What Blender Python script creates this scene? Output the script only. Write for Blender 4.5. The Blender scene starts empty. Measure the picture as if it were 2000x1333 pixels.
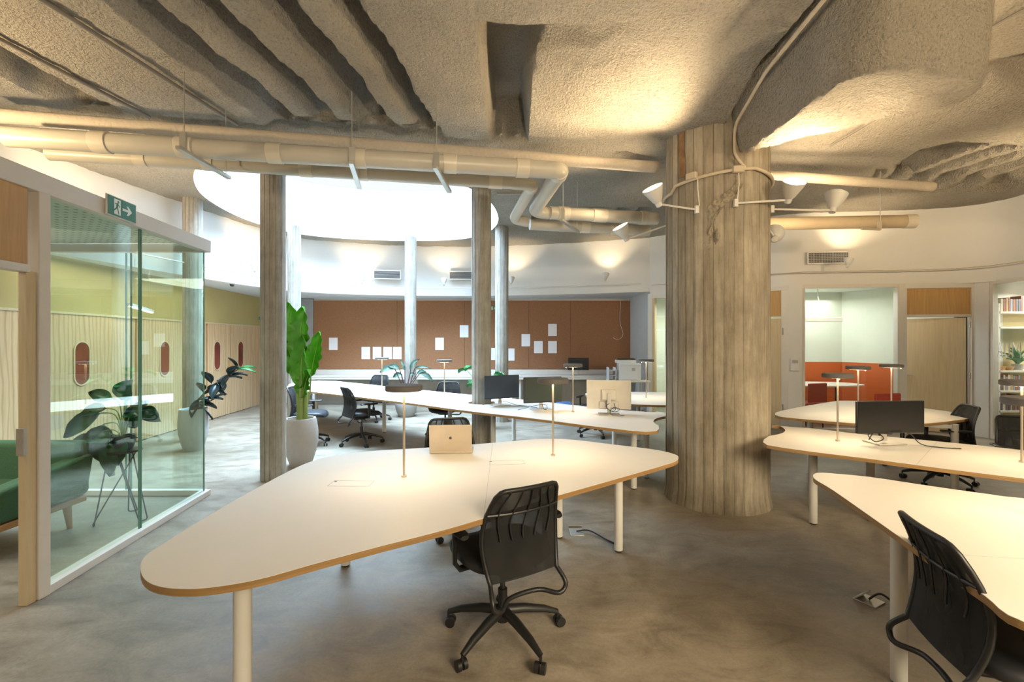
import bpy, bmesh, math, random
import numpy as np
from mathutils import Vector, Matrix, noise
from mathutils.geometry import tessellate_polygon
random.seed(7)
PI = math.pi
C = bpy.context.scene.collection
sc = bpy.context.scene

# ------------------------------------------------------------------ camera
EYE = 1.58                      # camera height, level camera
FL = 16.0 / 36.0 * 2000         # focal length in photograph pixels
cd = bpy.data.cameras.new('camera'); cam = bpy.data.objects.new('camera', cd); C.objects.link(cam)
cd.lens = 16.0; cd.sensor_width = 36.0; cd.clip_start = 0.05; cd.clip_end = 200
cam.location = (0, 0, EYE); cam.rotation_euler = (PI / 2, 0, 0)
sc.camera = cam

# ------------------------------------------------------------------ world, exposure
w = bpy.data.worlds.new('sky'); sc.world = w; w.use_nodes = True
bg = w.node_tree.nodes['Background']; bg.inputs[0].default_value = (0.92, 0.96, 1.0, 1); bg.inputs[1].default_value = 0.68
sc.view_settings.view_transform = 'Standard'; sc.view_settings.look = 'None'
sc.view_settings.exposure = 0.6; sc.view_settings.gamma = 1.0; sc.view_settings.use_curve_mapping = False
sc.cycles.use_denoising = True
sc.cycles.use_adaptive_sampling = True; sc.cycles.adaptive_threshold = 0.03
sc.cycles.max_bounces = 7; sc.cycles.diffuse_bounces = 4; sc.cycles.glossy_bounces = 3
sc.cycles.transmission_bounces = 6; sc.cycles.transparent_max_bounces = 14
sc.cycles.sample_clamp_indirect = 6.0; sc.cycles.caustics_reflective = False; sc.cycles.caustics_refractive = False

WARM = (1.0, 0.75, 0.44); WARMER = (1.0, 0.71, 0.38); NEUTRAL = (1.0, 0.93, 0.82); COOL = (0.80, 0.90, 1.0)

def light(kind, name, loc, target, energy, color, parent=None, size=0.1, size_y=None, angle=None, blend=0.6, portal=False):
    d = bpy.data.lights.new(name, kind); d.energy = energy; d.color = color
    if kind == 'AREA':
        d.size = size
        if size_y: d.shape = 'RECTANGLE'; d.size_y = size_y
        if portal: d.cycles.is_portal = True
    elif kind == 'SPOT':
        d.shadow_soft_size = size; d.spot_size = math.radians(angle); d.spot_blend = blend
    else:
        d.shadow_soft_size = size
    o = bpy.data.objects.new(name, d); C.objects.link(o)
    o.location = loc
    v = Vector(target) - Vector(loc)
    o.rotation_euler = v.to_track_quat('-Z', 'Y').to_euler()
    if parent: o.parent = parent
    return o

# daylight falls through the round opening in the concrete slab
light('AREA', 'skylight_portal', (-2.6, 7.9, 5.05), (-2.6, 7.9, 0), 1, COOL, size=5.6, size_y=5.0, portal=True)
light('AREA', 'skylight_daylight', (-2.6, 7.9, 5.0), (-2.6, 7.9, 0), 640, (0.52, 0.76, 1.0), size=4.4, size_y=3.8).data.spread = math.radians(115)
# windows of the street front behind the photographer
light('AREA', 'front_window_daylight', (-2.9, -3.3, 1.9), (-0.8, 4, 2.0), 20, (0.90, 0.95, 1.0), size=4.0, size_y=1.8)
light('AREA', 'rear_fill_light', (3.4, -2.4, 2.9), (2.2, 1.6, 0), 105, (1.0, 0.83, 0.56), size=3.6, size_y=1.6).data.spread = math.radians(85)  # unseen warm fill added to brighten floor and desk at front right
# ceiling lamps of the rooms behind the glass fronts
light('AREA', 'meeting_room_lamp', (5.95, 8.75, 2.45), (5.95, 8.75, 0), 22, (1.0, 1.0, 0.93), size=1.5)
light('AREA', 'library_lamp', (8.9, 7.0, 2.4), (8.9, 7.0, 0), 45, NEUTRAL, size=1.0)
light('AREA', 'office_lamp', (4.0, 9.7, 2.4), (4.0, 9.7, 0), 25, (0.95, 1.0, 0.88), size=0.6)
light('AREA', 'glass_room_lamp', (-4.5, 2.6, 2.42), (-4.5, 2.6, 0), 34, (1.0, 0.93, 0.78), size=1.2)
light('AREA', 'corridor_lamp', (-5.45, 7.0, 2.6), (-5.45, 7.0, 0), 12, (1.0, 0.90, 0.72), size=0.25, size_y=3.5)
light('AREA', 'doorway_lamp', (-6.3, 12.2, 2.2), (-6.3, 12.2, 0), 12, (1.0, 0.9, 0.82), size=0.6)

# ------------------------------------------------------------------ materials
MATS = {}
def nt(name):
    m = bpy.data.materials.new(name); m.use_nodes = True; MATS[name] = m
    n = m.node_tree.nodes; l = m.node_tree.links
    return m, n, l, n['Principled BSDF'], n['Material Output']
def rgba(c): return (c[0], c[1], c[2], 1)
def ramp(n, stops):
    r = n.new('ShaderNodeValToRGB'); e = r.color_ramp.elements
    e[0].position = stops[0][0]; e[0].color = rgba(stops[0][1])
    e[1].position = stops[-1][0]; e[1].color = rgba(stops[-1][1])
    for p, c in stops[1:-1]:
        x = e.new(p); x.color = rgba(c)
    return r
def tex(n, l, scale, detail=4, rough=0.55, stretch=(1, 1, 1), coord='Object', dist=0.0):
    tc = n.new('ShaderNodeTexCoord'); mp = n.new('ShaderNodeMapping'); t = n.new('ShaderNodeTexNoise')
    mp.inputs['Scale'].default_value = stretch
    l.new(tc.outputs[coord], mp.inputs[0]); l.new(mp.outputs[0], t.inputs['Vector'])
    t.inputs['Scale'].default_value = scale; t.inputs['Detail'].default_value = detail; t.inputs['Roughness'].default_value = rough
    t.inputs['Distortion'].default_value = dist
    return t
def bump(n, l, b, src, strength, dist=0.01):
    x = n.new('ShaderNodeBump'); x.inputs['Strength'].default_value = strength; x.inputs['Distance'].default_value = dist
    l.new(src, x.inputs['Height']); l.new(x.outputs[0], b.inputs['Normal'])
def mixc(n, l, fac, a, b, mode='MIX'):
    x = n.new('ShaderNodeMix'); x.data_type = 'RGBA'; x.blend_type = mode
    for i, v in ((0, fac), (6, a), (7, b)):
        if hasattr(v, 'links') or hasattr(v, 'is_linked'): l.new(v, x.inputs[i])
        else: x.inputs[i].default_value = v if i == 0 else rgba(v)
    return x.outputs[2]
def plain(name, col, rough=0.5, metal=0.0, var=0.06, scale=9, bmp=0.0, spec=0.5):
    m, n, l, b, o = nt(name)
    t = tex(n, l, scale)
    lo = tuple(max(0, c * (1 - var)) for c in col); hi = tuple(min(1, c * (1 + var)) for c in col)
    r = ramp(n, [(0.3, lo), (0.7, hi)]); l.new(t.outputs['Fac'], r.inputs[0]); l.new(r.outputs[0], b.inputs['Base Color'])
    b.inputs['Roughness'].default_value = rough; b.inputs['Metallic'].default_value = metal
    b.inputs['Specular IOR Level'].default_value = spec
    if bmp: bump(n, l, b, t.outputs['Fac'], bmp)
    return m
def glow(name, col, strength):
    m, n, l, b, o = nt(name)
    b.inputs['Base Color'].default_value = rgba(col); b.inputs['Emission Color'].default_value = rgba(col)
    b.inputs['Emission Strength'].default_value = strength
    return m

white_wall = plain('white wall paint', (0.74, 0.73, 0.71), 0.75, var=0.02, scale=2)
soffit_paint = plain('grey white soffit paint', (0.66, 0.67, 0.68), 0.8, var=0.02)
frame_white = plain('white painted frame', (0.72, 0.68, 0.63), 0.45, var=0.02)
steel_white = plain('white powder coated steel', (0.66, 0.64, 0.60), 0.4, var=0.02)
pvc = plain('beige pvc', (0.54, 0.50, 0.42), 0.38, var=0.06, scale=3)
pvc_band = plain('beige pvc coupling', (0.66, 0.60, 0.49), 0.36, var=0.06, scale=3)
zinc = plain('zinc', (0.55, 0.54, 0.50), 0.4, 0.7)
black_plastic = plain('black plastic', (0.012, 0.012, 0.013), 0.42)
black_fabric = plain('black fabric', (0.016, 0.016, 0.018), 0.9, bmp=0.3, scale=300)
seat_vinyl = plain('dark seat cover', (0.022, 0.023, 0.027), 0.5)
chrome = plain('chrome', (0.7, 0.7, 0.7), 0.2, 1.0)
lamp_grey = plain('dark grey lamp shade', (0.13, 0.12, 0.115), 0.7)
lamp_pole = plain('brushed brass pole', (0.58, 0.50, 0.41), 0.32, 0.85)
led = glow('lit lamp diffuser', (1.0, 0.80, 0.52), 9.0)
led_white = glow('lit tube', (1.0, 0.97, 0.9), 9.0)
bulb_m = glow('lit bulb', (1.0, 0.83, 0.55), 30.0)
screen_black = plain('black screen', (0.012, 0.012, 0.013), 0.25)
screen_blue = plain('blue grey switched off screen', (0.035, 0.05, 0.075), 0.3)
screen_green = plain('dark green grey switched off screen', (0.03, 0.042, 0.035), 0.35)
alu = plain('silver aluminium', (0.62, 0.58, 0.52), 0.4, 0.75)
mon_white = plain('white monitor shell', (0.72, 0.66, 0.56), 0.4)
laptop_m = plain('laptop aluminium', (0.60, 0.51, 0.40), 0.42, 0.6)
logo_m = plain('dark logo', (0.05, 0.05, 0.05), 0.3)
paper = plain('white paper', (0.88, 0.88, 0.92), 0.8, var=0.01)
pot_grey = plain('grey ribbed pot', (0.40, 0.38, 0.36), 0.75, var=0.05)
soil = plain('soil', (0.06, 0.045, 0.03), 0.95, bmp=0.6, scale=40)
orange = plain('orange wainscot', (0.62, 0.13, 0.03), 0.45, var=0.04)
mint = plain('pale mint wall paint', (0.76, 0.80, 0.73), 0.7, var=0.02)
khaki = plain('khaki yellow wall paint', (0.50, 0.39, 0.16), 0.75, var=0.05, scale=2)
olive = plain('pale yellow wall paint', (0.62, 0.52, 0.27), 0.75, var=0.03)
peach = plain('peach door paint', (0.80, 0.56, 0.42), 0.5, var=0.02)
sofa_green = plain('green sofa fabric', (0.055, 0.13, 0.065), 0.9, var=0.12, bmp=0.4, scale=120)
sofa_wood = plain('orange brown sofa wood', (0.42, 0.21, 0.07), 0.45)
wire_black = plain('dark steel wire', (0.03, 0.035, 0.035), 0.45, 0.6)
cable_m = plain('black cable', (0.012, 0.012, 0.012), 0.5)
conduit_m = plain('cream conduit', (0.55, 0.46, 0.34), 0.6)
conduit_grey = plain('grey conduit', (0.33, 0.30, 0.26), 0.6)
sign_green = plain('green sign', (0.005, 0.16, 0.07), 0.4, var=0.02)
sign_white = plain('white pictogram', (0.85, 0.9, 0.85), 0.4, var=0.01)
grille_m = plain('grey grille', (0.42, 0.41, 0.40), 0.5)
grille_dark = plain('dark duct', (0.08, 0.08, 0.08), 0.8)
oval_glass = plain('red brown glazing', (0.20, 0.035, 0.02), 0.12, var=0.3, scale=3)
grey_panel = plain('grey panel', (0.33, 0.33, 0.34), 0.7)
cable_white = plain('white cable', (0.75, 0.70, 0.60), 0.5)
blue_plastic = plain('blue plastic', (0.08, 0.16, 0.36), 0.5)
printer_m = plain('printer shell', (0.68, 0.70, 0.73), 0.5, var=0.01)
bark = plain('green stem', (0.22, 0.30, 0.08), 0.6)
rug_m = plain('green rug', (0.20, 0.32, 0.05), 0.95)
red_chair = plain('red fabric', (0.36, 0.05, 0.03), 0.8)

def make_floor():
    m, n, l, b, o = nt('polished concrete floor')
    t1 = tex(n, l, 0.55, 6, 0.62, dist=0.6); t2 = tex(n, l, 3.2, 8, 0.68, (1, 1.7, 1), dist=0.8); t3 = tex(n, l, 60, 3, 0.6)
    r1 = ramp(n, [(0.30, (0.185, 0.155, 0.115)), (0.5, (0.30, 0.26, 0.205)), (0.72, (0.43, 0.38, 0.31))])
    r2 = ramp(n, [(0.28, (0.50, 0.47, 0.44)), (0.5, (0.86, 0.85, 0.84)), (0.75, (1.18, 1.17, 1.16))])
    r3 = ramp(n, [(0.25, (0.86, 0.86, 0.86)), (0.6, (1.05, 1.05, 1.05))])
    l.new(t1.outputs['Fac'], r1.inputs[0]); l.new(t2.outputs['Fac'], r2.inputs[0]); l.new(t3.outputs['Fac'], r3.inputs[0])
    c = mixc(n, l, 1.0, r1.outputs[0], r2.outputs[0], 'MULTIPLY'); c = mixc(n, l, 1.0, c, r3.outputs[0], 'MULTIPLY')
    l.new(c, b.inputs['Base Color'])
    rr = ramp(n, [(0.3, (0.34,) * 3), (0.7, (0.58,) * 3)]); l.new(t2.outputs['Fac'], rr.inputs[0]); l.new(rr.outputs[0], b.inputs['Roughness'])
    bump(n, l, b, t2.outputs['Fac'], 0.12, 0.006)
    return m
floor_m = make_floor()

def make_spray():
    m, n, l, b, o = nt('sprayed rough concrete')
    t1 = tex(n, l, 1.1, 5, 0.6); t2 = tex(n, l, 52, 4, 0.7); t3 = tex(n, l, 14, 5, 0.65)
    r1 = ramp(n, [(0.3, (0.61, 0.555, 0.465)), (0.7, (0.74, 0.685, 0.595))])
    r2 = ramp(n, [(0.30, (0.66, 0.63, 0.60)), (0.46, (0.95, 0.94, 0.93)), (0.7, (1.08, 1.08, 1.08))])
    l.new(t1.outputs['Fac'], r1.inputs[0]); l.new(t2.outputs['Fac'], r2.inputs[0])
    l.new(mixc(n, l, 1.0, r1.outputs[0], r2.outputs[0], 'MULTIPLY'), b.inputs['Base Color'])
    b.inputs['Roughness'].default_value = 0.95; b.inputs['Specular IOR Level'].default_value = 0.15
    ad = n.new('ShaderNodeMath'); ad.operation = 'ADD'
    l.new(t2.outputs['Fac'], ad.inputs[0]); l.new(t3.outputs['Fac'], ad.inputs[1])
    bump(n, l, b, ad.outputs[0], 1.0, 0.12)
    return m
spray = make_spray()

def make_board(name, boards, dark, mid, lite):
    # board-marked concrete: each vertical board has its own tone, streaks run down it
    m, n, l, b, o = nt(name)
    tc = n.new('ShaderNodeTexCoord'); sx = n.new('ShaderNodeSeparateXYZ'); l.new(tc.outputs['Object'], sx.inputs[0])
    at = n.new('ShaderNodeMath'); at.operation = 'ARCTAN2'; l.new(sx.outputs[1], at.inputs[0]); l.new(sx.outputs[0], at.inputs[1])
    mu = n.new('ShaderNodeMath'); mu.operation = 'MULTIPLY'; l.new(at.outputs[0], mu.inputs[0]); mu.inputs[1].default_value = boards / (2 * PI)
    fl = n.new('ShaderNodeMath'); fl.operation = 'FLOOR'; l.new(mu.outputs[0], fl.inputs[0])
    wn = n.new('ShaderNodeTexWhiteNoise'); wn.noise_dimensions = '1D'; l.new(fl.outputs[0], wn.inputs['W'])
    fr = n.new('ShaderNodeMath'); fr.operation = 'FRACT'; l.new(mu.outputs[0], fr.inputs[0])
    r0 = ramp(n, [(0.0, dark), (0.5, mid), (1.0, lite)]); l.new(wn.outputs['Value'], r0.inputs[0])
    t1 = tex(n, l, 5.0, 7, 0.68, (5, 5, 0.5)); r1 = ramp(n, [(0.28, (0.66, 0.64, 0.61)), (0.5, (0.95, 0.94, 0.93)), (0.75, (1.18, 1.17, 1.15))]); l.new(t1.outputs['Fac'], r1.inputs[0])
    t2 = tex(n, l, 1.8, 6, 0.7, (1, 1, 0.8)); r2 = ramp(n, [(0.3, (0.62, 0.60, 0.57)), (0.62, (1.06, 1.06, 1.06))]); l.new(t2.outputs['Fac'], r2.inputs[0])
    rs = ramp(n, [(0.0, (0.45, 0.43, 0.41)), (0.07, (1, 1, 1)), (0.93, (1, 1, 1)), (1.0, (0.45, 0.43, 0.41))]); l.new(fr.outputs[0], rs.inputs[0])
    c = mixc(n, l, 1.0, r0.outputs[0], r1.outputs[0], 'MULTIPLY'); c = mixc(n, l, 1.0, c, r2.outputs[0], 'MULTIPLY'); c = mixc(n, l, 0.8, c, rs.outputs[0], 'MULTIPLY')
    l.new(c, b.inputs['Base Color']); b.inputs['Roughness'].default_value = 0.9; b.inputs['Specular IOR Level'].default_value = 0.2
    bump(n, l, b, t1.outputs['Fac'], 0.5, 0.012)
    return m
board_big = make_board('board marked concrete', 34, (0.33, 0.285, 0.22), (0.38, 0.335, 0.265), (0.45, 0.40, 0.32))
board_thin = make_board('weathered slim column concrete', 14, (0.37, 0.35, 0.31), (0.43, 0.41, 0.375), (0.50, 0.48, 0.445))

def make_wood(name, lo, hi, scale=1.0, axis=(14, 14, 0.7), rough=0.5, dist=1.5, ring=False):
    m, n, l, b, o = nt(name)
    t = tex(n, l, 1.6 * scale, 8, 0.62, axis, dist=dist)
    r = ramp(n, [(0.3, lo), (0.7, hi)]); l.new(t.outputs['Fac'], r.inputs[0]); col = r.outputs[0]
    if ring:
        tc = n.new('ShaderNodeTexCoord'); mp = n.new('ShaderNodeMapping'); mp.inputs['Scale'].default_value = (2.2, 2.2, 0.55)
        wv = n.new('ShaderNodeTexWave'); wv.wave_type = 'RINGS'; wv.inputs['Scale'].default_value = 2.2
        wv.inputs['Distortion'].default_value = 5.5; wv.inputs['Detail'].default_value = 3; wv.inputs['Detail Scale'].default_value = 0.9
        l.new(tc.outputs['Object'], mp.inputs[0]); l.new(mp.outputs[0], wv.inputs[0])
        r2 = ramp(n, [(0.0, (0.80, 0.74, 0.66)), (0.35, (1, 1, 1)), (1.0, (1.05, 1.05, 1.05))]); l.new(wv.outputs['Fac'], r2.inputs[0])
        col = mixc(n, l, 1.0, col, r2.outputs[0], 'MULTIPLY')
    l.new(col, b.inputs['Base Color']); b.inputs['Roughness'].default_value = rough
    return m
oak = make_wood('oak veneer', (0.47, 0.28, 0.10), (0.60, 0.37, 0.15))
oak_pale = make_wood('pale oak veneer', (0.60, 0.47, 0.28), (0.70, 0.57, 0.36))
ply = make_wood('plywood sheet', (0.62, 0.41, 0.22), (0.74, 0.52, 0.31), ring=True)
desk_edge = make_wood('plywood desk edge', (0.26, 0.15, 0.055), (0.42, 0.25, 0.10), axis=(1, 1, 60), dist=0.2)
def make_desk():
    m, n, l, b, o = nt('cream white desk laminate')
    t = tex(n, l, 2.0, 3); r = ramp(n, [(0.3, (0.74, 0.70, 0.64)), (0.7, (0.77, 0.73, 0.67))]); l.new(t.outputs['Fac'], r.inputs[0])
    l.new(r.outputs[0], b.inputs['Base Color']); b.inputs['Roughness'].default_value = 0.5; b.inputs['Specular IOR Level'].default_value = 0.4
    return m
desk_m = make_desk()
def make_cork():
    m, n, l, b, o = nt('brown cork wall')
    t = tex(n, l, 45, 4, 0.6); r = ramp(n, [(0.3, (0.27, 0.125, 0.06)), (0.7, (0.36, 0.175, 0.085))]); l.new(t.outputs['Fac'], r.inputs[0])
    l.new(r.outputs[0], b.inputs['Base Color']); b.inputs['Roughness'].default_value = 0.9
    return m
cork = make_cork()
def make_glass(name, tint, refl=0.1, alpha_white=0.0):
    m, n, l, b, o = nt(name)
    n.remove(b)
    tr = n.new('ShaderNodeBsdfTransparent'); gl = n.new('ShaderNodeBsdfGlossy'); fr = n.new('ShaderNodeLayerWeight'); fr.inputs[0].default_value = 0.5; mx = n.new('ShaderNodeMixShader')
    tr.inputs[0].default_value = rgba(tint); gl.inputs['Roughness'].default_value = 0.0; gl.inputs[0].default_value = (0.95, 1, 0.97, 1)
    # Schlick reflectance from the viewing angle, the same on both faces of the pane
    pw = n.new('ShaderNodeMath'); pw.operation = 'POWER'; pw.inputs[1].default_value = 5.0
    ad = n.new('ShaderNodeMath'); ad.operation = 'MULTIPLY_ADD'; ad.use_clamp = True; ad.inputs[1].default_value = 0.9; ad.inputs[2].default_value = 0.04 + refl
    l.new(fr.outputs['Facing'], pw.inputs[0]); l.new(pw.outputs[0], ad.inputs[0]); l.new(ad.outputs[0], mx.inputs[0]); l.new(tr.outputs[0], mx.inputs[1]); l.new(gl.outputs[0], mx.inputs[2])
    l.new(mx.outputs[0], o.inputs[0])
    return m
glass_green = make_glass('greenish clear glass', (0.90, 0.98, 0.93), 0.07)
glass_clear = make_glass('clear glass', (0.95, 0.98, 0.96), 0.0)
glass_edge = plain('green glass edge', (0.10, 0.24, 0.18), 0.15)
def make_mesh_fabric():
    m, n, l, b, o = nt('black mesh fabric')
    b.inputs['Base Color'].default_value = (0.010, 0.010, 0.010, 1); b.inputs['Roughness'].default_value = 0.8
    tr = n.new('ShaderNodeBsdfTransparent'); mx = n.new('ShaderNodeMixShader')
    t = tex(n, l, 9, 2, 0.5, (1, 1, 0.4)); r = ramp(n, [(0.35, (0.52,) * 3), (0.65, (0.80,) * 3)]); l.new(t.outputs['Fac'], r.inputs[0])
    lw_ = n.new('ShaderNodeLayerWeight'); lw_.inputs[0].default_value = 0.5      # a net closes up when seen at a slant
    ml = n.new('ShaderNodeMath'); ml.operation = 'MULTIPLY_ADD'; ml.use_clamp = True; ml.inputs[1].default_value = 0.45
    l.new(lw_.outputs['Facing'], ml.inputs[0]); l.new(r.outputs[0], ml.inputs[2])
    l.new(ml.outputs[0], mx.inputs[0]); l.new(tr.outputs[0], mx.inputs[1]); l.new(b.outputs[0], mx.inputs[2]); l.new(mx.outputs[0], o.inputs[0])
    return m
net = make_mesh_fabric()
def make_leaf(name, lo, hi, rough=0.4):
    m, n, l, b, o = nt(name)
    t = tex(n, l, 7, 3); r = ramp(n, [(0.3, lo), (0.7, hi)]); l.new(t.outputs['Fac'], r.inputs[0])
    l.new(r.outputs[0], b.inputs['Base Color']); b.inputs['Roughness'].default_value = rough
    tl = n.new('ShaderNodeBsdfTranslucent'); l.new(r.outputs[0], tl.inputs[0]); mx = n.new('ShaderNodeMixShader'); mx.inputs[0].default_value = 0.3
    l.new(b.outputs[0], mx.inputs[1]); l.new(tl.outputs[0], mx.inputs[2]); l.new(mx.outputs[0], o.inputs[0])
    return m
leaf_banana = make_leaf('bright banana leaf', (0.07, 0.30, 0.015), (0.14, 0.46, 0.03))
leaf_rib = make_leaf('pale leaf midrib', (0.30, 0.50, 0.10), (0.42, 0.62, 0.16))
leaf_rubber = make_leaf('dark rubber plant leaf', (0.02, 0.04, 0.045), (0.035, 0.06, 0.06), 0.25)
leaf_dark = make_leaf('dark green leaf', (0.015, 0.075, 0.03), (0.03, 0.13, 0.055), 0.3)
leaf_mid = make_leaf('mid green leaf', (0.04, 0.20, 0.06), (0.09, 0.33, 0.10))
leaf_grey = make_leaf('grey green leaf', (0.09, 0.17, 0.13), (0.17, 0.28, 0.22), 0.45)

# ------------------------------------------------------------------ mesh helpers
class MB:
    def __init__(s): s.v = []; s.f = []
    def add(s, vs, fs):
        k = len(s.v); s.v += [tuple(x) for x in vs]; s.f += [tuple(i + k for i in f) for f in fs]; return s
    def box(s, c, d, M=None):
        x, y, z = d[0] / 2, d[1] / 2, d[2] / 2
        vs = [Vector((a * x, b * y, e * z)) for e in (-1, 1) for b in (-1, 1) for a in (-1, 1)]
        if M is not None: vs = [M @ v for v in vs]
        vs = [v + Vector(c) for v in vs]
        return s.add(vs, [(0, 2, 3, 1), (4, 5, 7, 6), (0, 1, 5, 4), (2, 6, 7, 3), (0, 4, 6, 2), (1, 3, 7, 5)])
    def cyl(s, p0, p1, r0, r1=None, n=20, caps=True):
        r1 = r0 if r1 is None else r1
        p0 = Vector(p0); p1 = Vector(p1); a = (p1 - p0).normalized()
        u = a.orthogonal().normalized(); v = a.cross(u)
        vs = [p + (u * math.cos(2 * PI * i / n) + v * math.sin(2 * PI * i / n)) * r for p, r in ((p0, r0), (p1, r1)) for i in range(n)]
        fs = [(i, (i + 1) % n, n + (i + 1) % n, n + i) for i in range(n)]
        if caps: fs += [tuple(range(n - 1, -1, -1)), tuple(range(n, 2 * n))]
        return s.add(vs, fs)
    def tube(s, pts, r, n=10, closed=False, flat=None, caps=True):
        P = [Vector(p) for p in pts]; m = len(P); rr = r if isinstance(r, (list, tuple)) else [r] * m
        T = []
        for i in range(m):
            a = P[(i - 1) % m] if (closed or i > 0) else P[0]; b = P[(i + 1) % m] if (closed or i < m - 1) else P[-1]
            T.append((b - a).normalized())
        u = T[0].orthogonal().normalized(); fr = []
        for i in range(m):
            u = (u - T[i] * u.dot(T[i])).normalized(); fr.append((u.copy(), T[i].cross(u)))
        vs = []
        for i in range(m):
            for k in range(n):
                a = 2 * PI * k / n; e = flat or 1
                vs.append(P[i] + (fr[i][0] * math.cos(a) + fr[i][1] * math.sin(a) * e) * rr[i])
        fs = []
        for i in range(m if closed else m - 1):
            for k in range(n):
                a, b = i * n, ((i + 1) % m) * n
                fs.append((a + k, a + (k + 1) % n, b + (k + 1) % n, b + k))
        if not closed and caps: fs += [tuple(range(n - 1, -1, -1)), tuple(range((m - 1) * n, m * n))]
        return s.add(vs, fs)
    def lathe(s, prof, n=32, c=(0, 0, 0)):
        vs = []; m = len(prof)
        for r, z in prof:
            for k in range(n): vs.append((c[0] + r * math.cos(2 * PI * k / n), c[1] + r * math.sin(2 * PI * k / n), c[2] + z))
        fs = [(i * n + k, i * n + (k + 1) % n, (i + 1) * n + (k + 1) % n, (i + 1) * n + k) for i in range(m - 1) for k in range(n)]
        if prof[0][0] > 1e-5: fs.append(tuple(range(n - 1, -1, -1)))
        if prof[-1][0] > 1e-5: fs.append(tuple(range((m - 1) * n, m * n)))
        return s.add(vs, fs)
    def prism(s, poly, z0, z1):
        n = len(poly); A = sum(poly[i][0] * poly[(i + 1) % n][1] - poly[(i + 1) % n][0] * poly[i][1] for i in range(n))
        if A < 0: poly = poly[::-1]
        vs = [(x, y, z0) for x, y in poly] + [(x, y, z1) for x, y in poly]
        return s.add(vs, [tuple(range(n - 1, -1, -1)), tuple(range(n, 2 * n))] + [(i, (i + 1) % n, n + (i + 1) % n, n + i) for i in range(n)])
    def grid(s, fn, nu, nv):
        vs = [fn(i / nu, j / nv) for j in range(nv + 1) for i in range(nu + 1)]
        return s.add(vs, [(j * (nu + 1) + i, j * (nu + 1) + i + 1, (j + 1) * (nu + 1) + i + 1, (j + 1) * (nu + 1) + i) for j in range(nv) for i in range(nu)])
    def slab(s, fn, nu, nv, t):
        # closed sheet of thickness t around fn
        def nrm(u, v):
            e = 0.01; a = Vector(fn(min(1, u + e), v)) - Vector(fn(max(0, u - e), v)); b = Vector(fn(u, min(1, v + e))) - Vector(fn(u, max(0, v - e)))
            c = a.cross(b); return c.normalized() if c.length > 1e-9 else Vector((0, 0, 1))
        top = []; bot = []
        for j in range(nv + 1):
            for i in range(nu + 1):
                p = Vector(fn(i / nu, j / nv)); q = nrm(i / nu, j / nv) * t / 2; top.append(p + q); bot.append(p - q)
        W = nu + 1; N = len(top)
        fs = []
        for j in range(nv):
            for i in range(nu):
                a = j * W + i; fs.append((a, a + 1, a + W + 1, a + W)); fs.append((N + a, N + a + W, N + a + W + 1, N + a + 1))
        ring = [i for i in range(nu)] + [j * W + nu for j in range(nv)] + [nv * W + i for i in range(nu, 0, -1)] + [j * W for j in range(nv, 0, -1)]
        for a, b in zip(ring, ring[1:] + ring[:1]): fs.append((a, N + a, N + b, b))
        return s.add(top + bot, fs)
    def build(s, name, mat, parent=None, loc=(0, 0, 0), rotz=0, smooth=40, bevel=0, subsurf=0, seg=2, label=None):
        me = bpy.data.meshes.new(name); me.from_pydata(s.v, [], s.f); me.update()
        mats = mat if isinstance(mat, (list, tuple)) else [mat]
        for m in mats: me.materials.append(m)
        if smooth:
            me.polygons.foreach_set('use_smooth', [True] * len(me.polygons)); me.set_sharp_from_angle(angle=math.radians(smooth))
        o = bpy.data.objects.new(name, me); C.objects.link(o); o.location = loc; o.rotation_euler = (0, 0, rotz)
        if parent: o.parent = parent
        if bevel:
            b = o.modifiers.new('bevel', 'BEVEL'); b.width = bevel; b.segments = seg; b.limit_method = 'ANGLE'; b.angle_limit = math.radians(45)
        if subsurf:
            b = o.modifiers.new('smooth', 'SUBSURF'); b.levels = subsurf; b.render_levels = subsurf
        if label: o['label'] = label
        return o
def tag(o, label, cat, group=None):
    o['label'] = label; o['category'] = cat
    if group: o['group'] = group
    return o
def struct(o): o['kind'] = 'structure'; return o
def thing(name, label, cat, loc=(0, 0, 0), rotz=0, group=None):
    o = bpy.data.objects.new(name, None); C.objects.link(o); o.empty_display_size = 0.1
    o.location = loc; o.rotation_euler = (0, 0, rotz); return tag(o, label, cat, group)
def dup(root, loc, rotz, label, group=None):
    r = root.copy(); C.objects.link(r); r.location = loc; r.rotation_euler = (0, 0, rotz); r['label'] = label
    if group: r['group'] = group
    for ch in list(root.children):
        c = ch.copy(); C.objects.link(c); c.parent = r
        for g in list(ch.children):
            d = g.copy(); C.objects.link(d); d.parent = c
    return r
def site(px, py, z):
    # survey: the point at height z seen along this sight line of the photograph
    d = (EYE - z) * FL / (py - 666.5); return ((px - 1000) / FL * d, d)
def catmull(P, n=8, closed=True):
    out = []; m = len(P)
    for i in range(m if closed else m - 1):
        p = [P[(i + k - 1) % m] if closed else P[min(max(i + k - 1, 0), m - 1)] for k in range(4)]
        for j in range(n):
            t = j / n
            out.append(tuple(0.5 * (2 * p[1][a] + (p[2][a] - p[0][a]) * t + (2 * p[0][a] - 5 * p[1][a] + 4 * p[2][a] - p[3][a]) * t * t + (3 * p[1][a] - p[0][a] - 3 * p[2][a] + p[3][a]) * t ** 3) for a in range(len(P[0]))))
    if not closed: out.append(tuple(P[-1]))
    return out
def resample(P, step):
    out = [P[0]]
    for a, b in zip(P, P[1:]):
        L = math.dist(a, b); k = max(1, int(L / step))
        for j in range(1, k + 1): out.append(tuple(a[i] + (b[i] - a[i]) * j / k for i in range(len(a))))
    return out

# ================================================================== SETTING
struct(MB().box((0.8, 4.6, -0.1), (19.6, 17.2, 0.2)).build('floor', floor_m, smooth=0))

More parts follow.
